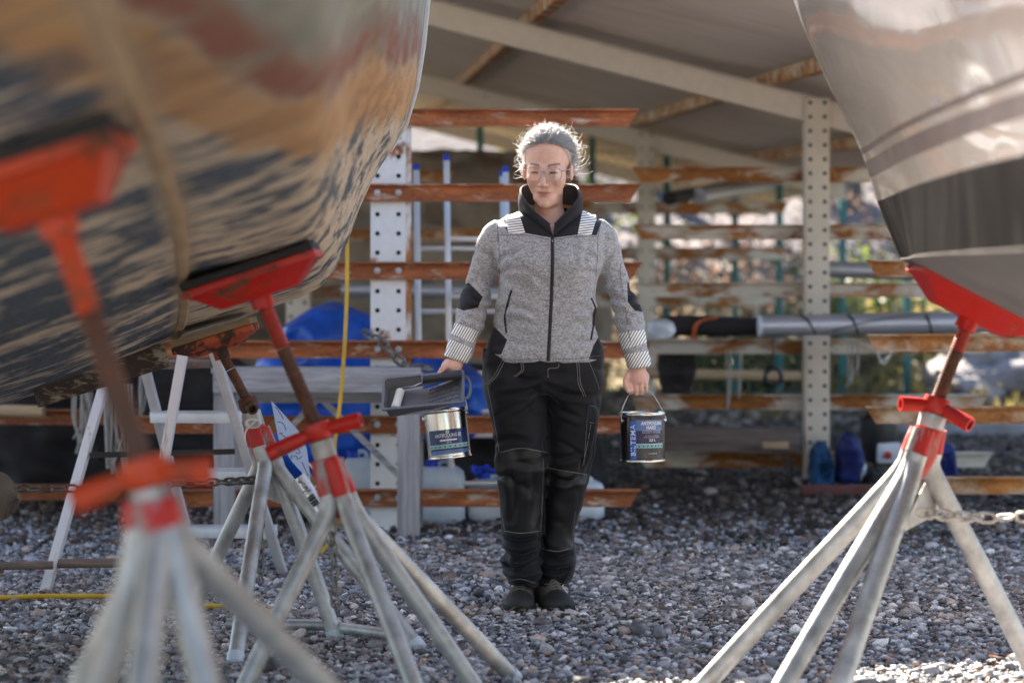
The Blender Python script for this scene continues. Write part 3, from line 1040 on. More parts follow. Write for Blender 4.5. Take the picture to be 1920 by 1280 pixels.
# ---------------------------------------------------------------- right boat
def boat_right():
    cx = 2.2
    t = thing('sailboat', 'glossy pale boat hull with dark stripes and black bottom at the right', 'boat', (cx, 5, 0))
    # waterlines: z -> S point (x,y) and flare offsets for P1, P2, P3
    lev = [(1.25, 1.135, 7.08, .985, .945), (1.419, 1.085, 7.2, .978, .93), (1.562, 1.039, 7.2, .953, .934), (1.81, .945, 7.35, .90, .90), (2.04, .855, 7.4, .85, .87), (2.6, .68, 7.5, .74, .80)]
    nz = 46
    zs = np.linspace(1.25, 2.6, nz)
    zs = np.unique(np.concatenate([zs, [1.419, 1.5, 1.54, 1.562, 1.38]]))
    rows = []
    for z in zs:
        sx, sy, x1, x2 = catmull(lev, float(z))
        key = [(0, cx, sy + .30, 0), (.8, cx - .45, sy + .29, 0), (1.35, sx + .22, sy + .22, 0), (1.75, sx + .035, sy + .1, 0), (2, sx, sy - .02, 0), (2.3, sx - .015, sy - .22, 0), (3, x1, 5.8, 0), (4, x2, 4.4, 0), (5, x2 + .06, 2.6, 0), (6, x2 + .4, 1.2, 0)]
        rows.append([Vector((*catmull(key, 6 * i / 90)[:2], z)) for i in range(91)])
    def zone(z):
        if z < 1.419: return 2
        if z < 1.487: return 0
        if z < 1.535: return 1
        if z < 1.556: return 0
        if z < 1.572: return 1
        return 0
    for mir in (False, True):
        rr = [[Vector((2 * cx - p.x, p.y, p.z)) if mir else p for p in r_] for r_ in rows]
        m = M()
        zl = np.array([1.25, 1.419, 1.487, 1.535, 1.556, 1.572, 2.6])
        allz = np.unique(np.concatenate([np.linspace(1.25, 2.6, 40), zl]))
        def row_at(z):
            i = int(np.clip(np.searchsorted(zs, z) - 1, 0, len(zs) - 2))
            u = (z - zs[i]) / (zs[i + 1] - zs[i])
            return [rr[i][j].lerp(rr[i + 1][j], u) for j in range(91)]
        g = [row_at(z) for z in allz]
        m.grid(g, thick=lambda p: Vector(((cx - p.x) * .02, -.02 if p.y > 7 else 0, 0)))
        nf = (len(allz) - 1) * 90
        for i in range(len(allz) - 1):
            zc = (allz[i] + allz[i + 1]) / 2
            for j in range(90): m.m[i * 90 + j] = zone(zc)
        m.build('hull', [GELCOAT, STRIPE, ANTIFOUL], t, smooth=True)
        # underside: chine to keel
        b = M()
        ch = g[0]
        b.grid([[p + Vector((0, 0, -.003)), p.lerp(Vector((cx, p.y, p.z - .53 * abs(cx - p.x))), .5) , Vector((cx, p.y, p.z - .5 * abs(cx - p.x)))] for p in ch[8:]], thick=(0, 0, .02))
        b.build('hull_bottom', GREYBOTTOM, t, smooth=True)
    m = M()
    top = rows[-1]
    m.grid([[p, Vector((cx, p.y, p.z + .05)), Vector((2 * cx - p.x, p.y, p.z))] for p in top], thick=(0, 0, .03))
    m.build('deck', GELCOAT, t)
    m = M()
    for i in range(3):
        a = P(1585 + i * 8, 166 - i * 3, 7.0)
        m.path([a + Vector((0, -.02, .018)), a + Vector((.006, -.02, -.03))], .005, 8)
    m.build('vent_fitting', simple('chrome_fitting', (.2, .19, .19), .2, 1.0), t)
boat_right()

# ---------------------------------------------------------------- boat stands
def stand(label, Y, pad, pad_ax, screw, collar, apex, feet, s=1.0, red=RED, pad_len=.36, pad_d=.3, pad_h=.09, wing=((.12, 0, .03), (-.13, 0, -.06)), handle_mat=None, screw_mats=(SCREW_RED, SCREW), thread=False, red_frac=.22, chain=None, tube=.03, screw_r=.021, handle_r=.021, red_top=None, plain_handle=False, plates=()):
    """pad: centre of pad top; pad_ax: direction along the pad; all world points"""
    red_top = red_top or red
    t = thing('boat_stand', label, 'boat stand', (apex.x, apex.y, 0), 'adjustable steel boat stands')
    ax = pad_ax.normalized()
    dn = (screw - pad).normalized()
    dn = (dn - ax * dn.dot(ax)).normalized()
    bk = ax.cross(dn).normalized()
    if bk.y < 0: bk = -bk
    # pad: board on a folded steel tray
    m = M()
    m.box(pad + dn * .012, (pad_len, pad_d, .022), (ax, bk, dn))
    m.build('pad_board', RUBBER if not thread else BLOCKWOOD, t, bevel=.004)
    m = M()
    def ring(h, l, d): return [pad + dn * h + ax * (l / 2 * i) + bk * (d / 2 * j) for i, j in ((-1, -1), (1, -1), (1, 1), (-1, 1))]
    m.rings([ring(.0235, pad_len * 1.02, pad_d * 1.02), ring(.045, pad_len * 1.02, pad_d * 1.02), ring(.047, pad_len * .93, pad_d * .93), ring(pad_h, pad_len * .58, pad_d * .5)])
    po = m.build('pad', red, t, bevel=.005)
    m = M()
    m.lathe([(screw_r * 1.5, 0), (screw_r * 1.5, .04)], pad + dn * (pad_h - .01), dn, 16)
    m.build('socket', red, po, smooth=True)
    # screw
    a = pad + dn * (pad_h - .005)
    L = (collar - a).length
    d = (collar - a).normalized()
    split = .4
    for i, (u0, u1) in enumerate(((0, split), (split, 1.0))):
        m = M()
        prof = []
        if thread or True:
            p = .0085 if thread else .011
            n = int(L * (u1 - u0) / p)
            for k in range(n):
                h = L * u0 + k * p
                prof += [(screw_r * .86, h), (screw_r, h + p * .35), (screw_r, h + p * .6), (screw_r * .86, h + p * .95)]
        m.lathe(prof, a, d, 14)
        m.build('screw', screw_mats[i], t, smooth=True, angle=60)
    # handle nut with two wings
    hm = handle_mat or red
    m = M()
    hd = (apex - collar).normalized()
    m.lathe([(screw_r * 1.02, -.012), (screw_r * 1.75, -.012), (screw_r * 1.85, 0), (screw_r * 1.85, .022), (screw_r * 1.6, .034), (screw_r * 1.05, .034)], collar, hd, 20, False)
    for wv in wing:
        wv = Vector(wv)
        st = collar + hd * .012 + wv.normalized() * screw_r * .9
        en = collar + hd * .012 + wv
        pts = [st, st.lerp(en, .35), en]
        k = len(m.v)
        m.path(pts, [handle_r * .8, handle_r, handle_r * 1.05], 14, False)
        dd = (en - st).normalized()
        m.lathe([(handle_r * 1.05, 0), (handle_r * .72, .0), (handle_r * .72, -.05)], en, dd, 14, False)
    m.build('handle', hm, t, smooth=True)
    # head tube
    m = M()
    q = collar + hd * .036
    ht = (apex - q).length
    m.lathe([(tube * .95, 0), (tube * 1.08, .002), (tube * 1.08, ht * .32)], q, hd, 18)
    m.build('head_tube', GALV, t, smooth=True)
    m = M()
    m.lathe([(tube * 1.1, ht * .3), (tube * 1.12, ht * .8), (tube * 1.0, ht), (tube * .6, ht + .05)], q, hd, 18)
    m.build('head_sleeve', red_top, t, smooth=True)
    # legs: bent tubes leaving the sleeve
    for i, f in enumerate(feet):
        f = Vector(f)
        side = (f - apex); side.z = 0
        side.normalize()
        st = q + hd * (ht * .35) + side * tube * .7
        kn = apex + side * (tube * 1.15) + hd * .02
        pts = smooth_path([st, st.lerp(kn, .6), kn, kn.lerp(f, .12) - side * .006, kn.lerp(f, .55), f], 20)
        cut = max(2, int(20 * red_frac))
        r_ = tube * .82
        m = M(); m.path(pts[:cut + 1], r_, 14)
        lg = M(); lg.path(pts[cut:], r_, 14)
        lo = lg.build('leg', GALV, t, smooth=True)
        m2 = M(); m2.path(pts[:cut + 1], r_ + .0012, 14)
        m2.build('painted_top', red_top, lo, smooth=True)
        cp = M(); cp.lathe([(r_ + .003, 0), (r_ + .003, .035), (r_ * .6, .045)], f + (pts[-2] - f).normalized() * .03, (f - pts[-2]), 14)
        cp.build('foot_cap', WHITE_PLASTIC, lo, smooth=True)
    for a_, b_, c_ in plates:
        m = M()
        m.prism([a_, b_, c_], (0, .008, 0))
        m.build('gusset_plate', GALV, t)
    return t

# nearest left stand, strongly out of focus
Y = 3.8
stand('nearest red boat stand at far left, blurred, with an orange pad high under the hull', Y, P(62, 274, Y), P(232, 216, Y) - P(0, 291, Y), P(88, 470, Y), P(268, 872, Y), P(296, 985, Y),
      [(-.80, 3.75, 0), (-.30, 3.5, 0), (.07, 4.55, 0), (-.98, 4.35, 0), (-.55, 3.15, 0)], red=ORANGE, pad_len=.275, pad_d=.26, pad_h=.118, wing=((.105, 0, .004), (-.11, -.02, -.045)), screw_mats=(ORANGE, SCREW), tube=.03, red_top=RED_WORN, red_frac=.26)
Y = 6.6
stand('middle red boat stand with a bright red pad and handle beneath the worn hull', Y, P(468, 492, Y), P(585, 450, Y) - P(350, 528, Y), P(500, 600, Y), P(594, 800, Y), P(634, 935, Y),
      [(-.76, 6.4, 0), (-.19, 6.15, 0), (-.05, 6.6, 0), (.005, 7.2, 0)], pad_len=.37, pad_d=.28, pad_h=.1, wing=((.118, -.02, .032), (-.135, -.03, -.062)), red_frac=.28, red_top=RED_WORN)
Y = 8.05
stand('far stand under the hull end with scratched orange pad and rusty threaded rod', Y, P(400, 616, Y), P(475, 592, Y) - P(332, 637, Y), P(425, 650, Y), P(464, 752, Y), P(497, 860, Y),
      [(-.583, 8.0, 0), (-1.12, 8.3, 0), (-.3, 7.78, 0), (-.86, 7.5, .0)], red=ORANGE_WORN, pad_len=.272, pad_d=.24, pad_h=.075, wing=((.02, -.06, -.012), (-.02, .06, .012)), handle_mat=SCREW, screw_mats=(SCREW, SCREW), thread=True, red_top=RED_WORN, screw_r=.0175, handle_r=.018, red_frac=.16, tube=.031,
      plates=[(P(476, 925, 8.08), P(540, 950, 8.08), P(505, 880, 8.08))])
Y = 6.9
stand('right boat stand with red pad under the pale hull and sunlit steel legs', Y, P(1846, 540, Y), P(1920, 577, Y) - P(1742, 488, Y), P(1845, 580, Y), P(1757, 752, Y), P(1727, 862, Y),
      [(.53, 6.95, 0), (.66, 6.45, 0), (.83, 6.4, 0), (1.56, 7.15, 0)], red=RED, pad_len=.40, pad_d=.3, pad_h=.1, wing=((-.105, -.02, .006), (.085, -.07, -.052)), screw_mats=(SCREW_RED, SCREW), thread=True, red_frac=.2, tube=.036, red_top=RED_WORN,
      plates=[(P(1688, 1000, 6.72), P(1765, 960, 7.0), P(1735, 905, 6.9))])
def ground_bars():
    t = thing('tie_bar', 'grey steel bars on the gravel tying the far stand legs together', 'tie bar', (-.58, 8.0, 0))
    for a, b in ((P(425, 1176, 8.1), P(628, 1150, 8.06)), (P(640, 1165, 8.0), P(735, 1192, 7.85))):
        m = M(); m.path([(a.x, a.y, .035), (b.x, b.y, .035)], .019, 12)
        m.build('bar', GALV, t, smooth=True)
ground_bars()
# ---------------------------------------------------------------- yard gear
def stepladder():
    t = thing('stepladder', 'pale stepladder with wooden platform standing behind the nearest stand', 'stepladder', (-1.4, 9.5, 0))
    A0, A1 = P(196, 720, 9.6), P(84, 1112, 9.13)
    B0, B1 = P(345, 652, 9.35), P(264, 1112, 9.14)
    C0, C1 = P(272, 690, 9.75), P(366, 1058, 10.05)
    D0, D1 = P(398, 648, 9.45), P(531, 1076, 9.72)
    for a, b, mt in ((A0, A1, WHITEWOOD), (B0, B1, WHITEWOOD), (C0, C1, ALU_W), (D0, D1, ALU_W)):
        m = M()
        m.bar(a, b, .045, .036, up=Vector((1, 0, 0)))
        m.build('rail', mt, t, bevel=.003)
    for row in (780, 887, 995):
        def on(a, b, r0, r1): return a.lerp(b, (row - r0) / (r1 - r0))
        c, d = on(C0, C1, 690, 1058), on(D0, D1, 648, 1076)
        m = M()
        m.bar(c, d, .04, .085, up=Vector((0, 1, 0)))
        m.bar(c + Vector((0, 0, .0225)), d + Vector((0, 0, .0225)), .004, .092, up=Vector((0, 1, 0)))
        m.build('step', ALU_W, t, bevel=.003)
    m = M()
    u = (D0 - C0); u.z = 0; u.normalize()
    w = Vector((u.y, -u.x, 0))
    c = P(338, 682, 9.6)
    m.box(c, (.27, .3, .028), (u, w, Vector((0, 0, 1))))
    m.build('platform', DARKWOOD, t, bevel=.003)
    m = M()
    m.bar(P(168, 853, 9.42), P(440, 846, 9.6), .008, .022)
    m.build('spreader_bar', BLACK, t)
    m = M()
    m.path([P(108, 1056, 9.2), P(262, 1054, 9.2)], .018, 10)
    m.build('wooden_rung', DARKWOOD, t, smooth=True)
stepladder()
m = M(); m.path(smooth_path([P(-120, 1066, 9.1), P(20, 1060, 9.1), P(100, 1059, 9.12)], 10), .016, 10)
tag(m.build('wooden_pole', DARKWOOD, smooth=True), 'brown wooden pole end lying left of the stepladder foot', 'pole')

def trestle():
    Y = 11.0
    t = thing('work_bench', 'weathered grey wooden trestle bench in front of the blue tarpaulin', 'bench', (P(600, 990, Y).x, Y, 0))
    zt = P(0, 690, Y).z
    for i in range(3):
        m = M()
        a, b = P(400, 712, Y + .11 * i), P(790 - 4 * i, 712, Y + .11 * i)
        if i == 0: m.box((a + b) / 2, ((b - a).length, .03, .112))
        else: m.box(((a.x + b.x) / 2, Y + .11 * i - .035, zt - .012), ((b - a).length, .1, .024))
        m.build('plank', GREYWOOD, t, bevel=.003)
    for px, w in ((418, .095), (765, .102)):
        for dy in (.035, .42):
            m = M()
            x = P(px, 0, Y).x
            zz = zt - .03 if dy > .1 else zt - .05
            m.box((x, Y + dy + .03, zz / 2), (w, .06 if dy < .1 else .05, zz))
            m.build('leg', GREYWOOD_V, t, bevel=.003)
    for a, b in (((604, 738), (532, 815)), ((593, 738), (752, 895))):
        m = M()
        m.bar(P(*a, Y + .2), P(*b, Y + .2), .028, .012, up=Vector((0, 1, 0)))
        m.build('brace', GREYWOOD, t)
    m = M()
    m.bar(P(440, 745, Y + .2), P(770, 745, Y + .2), .03, .05)
    m.build('rail', GREYWOOD, t)
trestle()

def drape(name, label, cat, outline, Y, mat, depth=.35, amp=.06, seed=0, n=46, group=None, freq=(4, 7)):
    """lumpy covered mound: outline = list of (px_left, px_right) rows top to bottom as (row, l, r)"""
    m = M()
    rows = []
    for i in range(n):
        u = i / (n - 1)
        row, l, r_ = catmull([(k / (len(outline) - 1), *o) for k, o in enumerate(outline)], u)
        rr = []
        for j in range(n):
            a = PI * j / (n - 1)
            px = (l + r_) / 2 - math.cos(a) * (r_ - l) / 2
            bulge = depth * math.sin(a) ** .6 * min(1, (u + .08) * 2.2) ** .7
            p = P(px, row, Y)
            rr.append(Vector((p.x, Y - bulge, max(.004, p.z))))
        rows.append(rr)
    v = np.array([p[:] for r_ in rows for p in r_])
    k = 1 - np.abs(vnoise(v * np.array([freq[0], 2, freq[1]]) * 1.0 + seed * 3.1, seed)) * 2
    k2 = fbm(v * 9 + seed, 3, seed + 4)
    w = (amp * k + amp * .35 * k2)
    v[:, 1] += -w
    v[:, 2] = np.maximum(.003, v[:, 2] + .3 * w)
    rows = [[Vector(v[i * n + j]) for j in range(n)] for i in range(n)]
    m.grid(rows, thick=(0, .012, 0))
    # closed back
    m.grid([[r_[0] + Vector((.002, .006, 0)), (r_[0] + r_[-1]) / 2 + Vector((0, depth * .6, 0)), r_[-1] + Vector((-.002, .006, 0))] for r_ in rows], thick=(0, .01, 0))
    return tag(m.build(name, mat, smooth=True, angle=80), label, cat, group)
drape('tarpaulin', 'crumpled blue tarpaulin heaped up behind the bench top', 'tarpaulin', [(562, 618, 640), (590, 570, 700), (640, 520, 760), (700, 480, 790), (760, 478, 800), (840, 500, 775), (905, 560, 740), (960, 590, 720)], 12.3, BLUE_TARP, .35, .09, 3)
drape('tarpaulin', 'bright blue tarpaulin bundle behind the paint tray', 'tarpaulin', [(668, 780, 860), (700, 770, 905), (740, 775, 925), (790, 790, 915), (830, 800, 880)], 12.0, BLUE_TARP, .3, .06, 9)
drape('covered_heap', 'dark covered heap in the shade behind the stepladder', 'heap', [(660, 200, 420), (720, 60, 520), (820, -20, 600), (930, -60, 640), (985, -80, 650)], 13.6, BLACKCLOTH, .4, .12, 5)
drape('covered_heap', 'dark heap of gear in the shade behind the white plastic cans', 'heap', [(690, 850, 1000), (760, 800, 1090), (850, 780, 1130), (960, 760, 1150)], 13.9, BLACKCLOTH, .4, .12, 6)
drape('covered_heap', 'dark clothes hanging from the rack beside the can hand', 'heap', [(648, 1235, 1300), (690, 1232, 1305), (730, 1240, 1295), (760, 1252, 1280)], 14.4, BLACKCLOTH, .12, .06, 12)

DULLTARP = simple('dull_brown_cover', (.3, .235, .18), .8, var=.45, vs=3, bump=.004, bs=12)
drape('backdrop_boat', 'boat shape in a dull brown cover added as dark backdrop far back in the shed behind the white post', 'boat', [(292, 560, 1000), (320, 380, 1070), (420, 200, 1120), (600, 120, 1150), (700, 160, 1120), (790, 260, 1060)], 21.0, DULLTARP, 1.2, .12, 14)  # added as a dark backdrop, raised to hide the bright slope behind
drape('backdrop_boat', 'second brown covered boat shape added as dark backdrop at the far left', 'boat', [(520, -100, 260), (600, -260, 420), (720, -300, 470), (800, -260, 440), (850, -200, 400)], 18.0, DULLTARP, .9, .1, 15)  # added to darken the background at the far left
def can20(px, y0, y1, w, Y, label):
    """cloudy plastic container with rounded shoulders, cap and grip"""
    a, b = P(px, y0, Y), P(px, y1, Y)
    t = thing('plastic_container', label, 'container', (a.x, Y, 0), 'white plastic containers on the ground under the rack')
    W = w / FPX * Y / 2
    h = a.z
    zb = .004
    m = M()
    rg = []
    for z, s in ((zb, .9), (zb + .02, 1), (h * .3, 1), (h * .32, .975), (h * .36, .975), (h * .38, 1), (h * .74, 1), (h * .86, .93), (h * .94, .7), (h * .95, .3)):
        rg.append([Vector((a.x + s * W * (abs(math.cos(q)) ** .45) * (1 if math.cos(q) > 0 else -1), Y + s * W * .8 * (abs(math.sin(q)) ** .45) * (1 if math.sin(q) > 0 else -1), z)) for q in [2 * PI * k / 28 for k in range(28)]])
    m.rings(rg)
    m.build('body', WHITE_PLASTIC, t, smooth=True, angle=50)
    m = M(); m.lathe([(.03, 0), (.03, .03), (.026, .034)], (a.x - W * .35, Y, h * .945), (0, 0, 1), 16)
    m.build('cap', BLUECAP, t, smooth=True)
    m = M(); m.path(smooth_path([(a.x - W * .1, Y, h * .93), (a.x, Y, h * 1.02), (a.x + W * .4, Y, h * 1.02), (a.x + W * .55, Y, h * .9)], 10), .011, 8)
    m.build('grip', WHITE_PLASTIC, t, smooth=True)
can20(826, 868, 985, 92, 11.75, 'cloudy white plastic container just right of the bench leg')
can20(925, 892, 980, 96, 11.85, 'squat white container with blue rope behind the trouser leg')
can20(1085, 897, 972, 96, 11.95, 'white plastic container seen right of the woman at shin height')
can20(672, 850, 985, 62, 11.75, 'narrow white plastic container in front of the blue tarpaulin')
m = M()
pts = [P(885 + 12 * math.sin(i * 1.9) + i * 4.2, 880 + 7 * math.sin(i * 2.7), 11.62 + .05 * math.cos(i * 1.3)) for i in range(22)]
m.path(smooth_path(pts, 90), .009, 7)
tag(m.build('rope', BLUECAP, smooth=True), 'blue rope tangled over the squat white container', 'rope')

def alu_ladder(Y, pxs, top, bottom, rungs, label, lean=.12):
    t = thing('aluminium_ladder', label, 'ladder', P(pxs[0], 990, Y), 'aluminium ladders leaning in the rack')
    z1, z0 = P(0, top[0], Y).z, P(0, bottom, Y).z
    rails = []
    for px, tp in zip(pxs, top):
        zt = P(0, tp, Y).z
        x = P(px, 0, Y).x
        a, b = Vector((x, Y + lean, zt)), Vector((x + .03, Y - lean * .6, z0))
        rails.append((a, b))
        m = M()
        m.bar(a, b, .055, .03, up=Vector((1, 0, 0)))
        ro = m.build('rail', ALU, t, bevel=.002)
        m = M()
        d = (a - b).normalized()
        m.bar(a + d * .001, a + d * .03, .057, .032, up=Vector((1, 0, 0)))
        m.build('end_cap', BLUECAP, ro, bevel=.004)
    z = z0 + .2
    for row in rungs:
        zr = P(0, row, Y).z
        pp = []
        for a, b in rails:
            u = (zr - a.z) / (b.z - a.z)
            pp.append(a.lerp(b, u))
        m = M(); m.bar(pp[0], pp[1], .026, .026)
        m.build('rung', ALU, t, bevel=.003)
alu_ladder(11.75, (836, 948), (300, 322), 1000, (448, 556, 664, 772, 905), 'aluminium ladder with taller rail and blue caps beside the woman')
alu_ladder(11.9, (779, 942), (318, 330), 985, (466, 584, 700, 815, 930), 'second aluminium ladder close to the white perforated post')

# hoses, chains, ropes
m = M()
m.path(smooth_path([P(650, 380, 10.6), P(651, 470, 10.6), P(650, 560, 10.55), P(646, 650, 10.5), P(638, 750, 10.5), P(628, 830, 10.5), P(622, 900, 10.5), P(622, 1000, 10.4), P(600, 1037, 10.3)], 50), .0085, 8)
tag(m.build('hose', YELLOW, smooth=True), 'yellow hose hanging straight down from the wooden boat', 'hose')
def gp(px, py, r_=.008):
    Y = FPX * (CAMH - r_) / (py - HZ)
    return P(px, py, Y)
m = M()
m.path(smooth_path([gp(-120, 1128, .02), gp(-20, 1122, .02), gp(70, 1117, .022), gp(150, 1117, .024), gp(230, 1118, .02), gp(300, 1128, .02), gp(400, 1135, .022), gp(470, 1138, .02), gp(520, 1150, .015)], 60), .009, 8)
tag(m.build('hose', YELLOW, smooth=True), 'yellow hose lying across the gravel at lower left', 'hose')

def chain(label, pts, link=.042, r_=.0042, w=.012, mat=CHAIN, n=None):
    pts = [Vector(p) for p in pts]
    L = sum((b - a).length for a, b in zip(pts[:-1], pts[1:]))
    sp = smooth_path(pts, 60)
    k = int(L / (link * .76)) + 1
    t = thing('chain', label, 'chain', sp[0], 'steel chains between the boat stands')
    proto = None
    for i in range(k):
        u = min(.999, i / max(1, k - 1)) * 59
        p = sp[int(u)].lerp(sp[min(59, int(u) + 1)], u - int(u))
        d = (sp[min(59, int(u) + 1)] - sp[max(0, int(u) - 1)]).normalized()
        if proto is None:
            m = M()
            q = []
            for j in range(16):
                a = 2 * PI * j / 16
                q.append(Vector((w * math.cos(a) , 0, (link / 2 - w) * (1 if math.sin(a) > 0.01 else -1 if math.sin(a) < -.01 else 0) + w * math.sin(a))))
            m.path(q, r_, 6, closed=True)
            o = m.build('link', mat, None, smooth=True)
            o.parent = t
            proto = o
        else:
            o = proto.copy(); col.objects.link(o); o.parent = t
        o.location = p - t.location
        o.rotation_mode = 'QUATERNION'
        o.rotation_quaternion = d.to_track_quat('Z', 'X') @ Quaternion((0, 0, 1), (i % 2) * PI / 2 + .35)
chain('dark chain stretched level from the propeller to the far left stand', [P(-60, 912, 7.9), P(40, 916, 7.9), P(170, 914, 7.9), P(300, 908, 7.95), P(420, 903, 8.0), P(482, 899, 8.03)])
chain('short chain hanging straight down from the far left stand', [P(488, 905, 8.0), P(489, 960, 8.0), P(488, 1020, 8.0), P(488, 1084, 8.0)])
chain('short blurred chain hanging between the stand tubes', [P(622, 990, 7.1), P(626, 1050, 7.1), P(628, 1125, 7.1)])
chain('thick dark chain sagging from the white perforated post', [P(690, 627, 11.15), P(715, 640, 11.1), P(740, 668, 11.1), P(770, 688, 11.1), P(800, 690, 11.15)], link=.06, r_=.008, w=.019)
chain('bright chain running right from the sunlit stand', [P(1735, 962, 6.78), P(1790, 967, 6.75), P(1850, 970, 6.7), P(1960, 968, 6.6)], link=.05, r_=.005, w=.0145, mat=CHAIN_BRIGHT)

def sign_sheet():
    t = thing('paper_sheet', 'pale blue pointed sheet with black pen marks tied to the far stand', 'sheet', P(545, 830, 7.95))
    Y = 7.92
    m = M()
    pts = [P(508, 750, Y), P(560, 808, Y + .02), P(575, 840, Y + .02), P(583, 905, Y), P(545, 862, Y - .02), P(522, 822, Y - .02)]
    m.prism(pts, (0, .003, 0))
    so = m.build('sheet', simple('pale_blue_card', (.42, .52, .74), .7, var=.08), t)
    ink = M()
    yy = Y - .024
    for s in ([(520, 790), (530, 793), (536, 804), (535, 806)], [(524, 813), (528, 811), (529, 815), (540, 822)], [(515, 763), (520, 766), (532, 786)],
              [(551, 838), (557, 838), (563, 850), (554, 848)], [(550, 856), (556, 854), (558, 861), (566, 855)], [(566, 865), (577, 890), (578, 893)], [(545, 862), (548, 852)]):
        ink.path(smooth_path([P(a, b, yy) for a, b in s], 8), .0012, 4)
    ink.build('pen_marks', BLACK, so, kind='stuff')
    m = M()
    pts = [P(578, 868, 7.9), P(600, 893, 7.9), P(602, 902, 7.9), P(590, 914, 7.88)]
    m.path(smooth_path(pts, 12), .004, 6)
    m.build('tie', WHITE_ROPE, t, smooth=True)
sign_sheet()
m = M()
m.bar(P(512, 790, 8.15), P(640, 985, 8.1), .05, .02, up=Vector((1, 0, 0)))
tag(m.build('wooden_batten', BLOCKWOOD, bevel=.002), 'brown wooden batten leaning behind the pale blue sheet', 'batten')
# barcode sticker on the far stand tube and knot of string
def sticker():
    a, b = P(560, 893, 7.83), P(600, 953, 7.79)
    d = (b - a).normalized()
    sd = Vector((d.z, 0, -d.x)) * -1
    t = thing('price_sticker', 'silver barcode sticker wrapped on the far stand tube', 'sticker', a)
    m = M()
    x, y, z = frame(d)
    rows = []
    for i in range(9):
        an = -1.2 + 2.4 * i / 8
        off = (sd * math.sin(an) + Vector((0, -1, 0)) * math.cos(an)) * .028
        rows.append([a + off, b + off])
    m.grid(rows, thick=(0, .001, 0))
    so = m.build('label', simple('silver_label', (.7, .7, .72), .25, .4), t, smooth=True)
    m = M()
    for i in range(14):
        u = .58 + .3 * i / 14
        c = a.lerp(b, u)
        off = Vector((0, -.0292, 0))
        w = random.choice((.001, .002, .0028))
        m.box(c + off, (.026, .0006, w), (sd, Vector((0, 1, 0)), d))
    for i in range(16):
        c = a.lerp(b, .08 + .42 * random.random()) + sd * random.uniform(-.012, .012)
        m.box(c + Vector((0, -.0292, 0)), (random.uniform(.003, .012), .0006, .003), (sd, Vector((0, 1, 0)), d))
    m.build('barcode', BLACK, so, kind='stuff')
sticker()
m = M()
c = P(475, 793, 7.98)
pts = [c + Vector((.022 * math.cos(i * .9) + random.gauss(0, .003), -.02 + .01 * math.sin(i * 1.3), .014 * math.sin(i * .9) - .0)) for i in range(16)] + [P(462, 806, 7.95), P(459, 822, 7.95)]
m.path(smooth_path(pts, 90), .0032, 6)
tag(m.build('string', WHITE_ROPE, smooth=True), 'knotted white string round the top of the far stand', 'string')

def rope_bundle(px, y0, y1, Y, n, spread, label, mat=ROPE, r_=.006):
    t = thing('rope_bundle', label, 'rope', P(px, y0, Y))
    for k in range(n):
        a = px + random.uniform(-spread, spread)
        b = px + random.uniform(-spread, spread) * .9
        e = random.uniform(.72, 1.0)
        yb = y0 + (y1 - y0) * e
        m = M()
        dy = random.uniform(-.04, .04)
        if k % 2:
            q = [P(a, y0, Y + dy), P(a + 3, (y0 + yb) / 2, Y + dy), P((a + b) / 2 + 3, yb, Y + dy), P(b + 6, (y0 + yb) / 2, Y + dy), P(b + 8, y0, Y + dy)]
        else:
            q = [P(a, y0, Y + dy), P(a + random.uniform(-5, 5), (y0 + yb) / 2, Y + dy), P(b, yb, Y + dy)]
        m.path(smooth_path(q, 18), r_, 6)
        m.build('strand', mat, t, smooth=True)
rope_bundle(150, 735, 850, 12.0, 7, 16, 'grey rope hanks hanging beside the left stepladder rail')
rope_bundle(215, 720, 900, 11.6, 9, 26, 'thick bundle of pale ropes hanging behind the rusty screw')
rope_bundle(262, 700, 800, 12.1, 4, 9, 'few thin cords hanging left of the stepladder platform', r_=.004)
rope_bundle(1665, 640, 695, 13.6, 2, 24, 'white cord loops hanging under the right rack arm', WHITE_ROPE, .005)
rope_bundle(1600, 640, 730, 13.5, 4, 14, 'thin grey lines dangling right of the cream post', r_=.0035)
rope_bundle(1375, 655, 770, 13.7, 4, 20, 'thin lines with a cord end hanging from the long mast', r_=.003)
rope_bundle(1300, 400, 600, 16.5, 2, 60, 'thin slack wires hanging behind the far rack arms', r_=.0025)
m = M()
c = P(1450, 706, 13.4)
for k in range(7):
    q = [c + Vector((math.cos(a) * (.042 + .004 * (k % 3)), .012 * (k - 3) * .6, math.sin(a) * (.042 + .004 * (k % 3)))) for a in [2 * PI * j / 20 for j in range(20)]]
    m.path(q, .008, 6, closed=True)
m.path([c + Vector((0, 0, .045)), c + Vector((0, 0, .24))], .005, 6)
tag(m.build('cable_coil', BLACK, smooth=True), 'round coil of black cable hanging below the mast', 'coil')

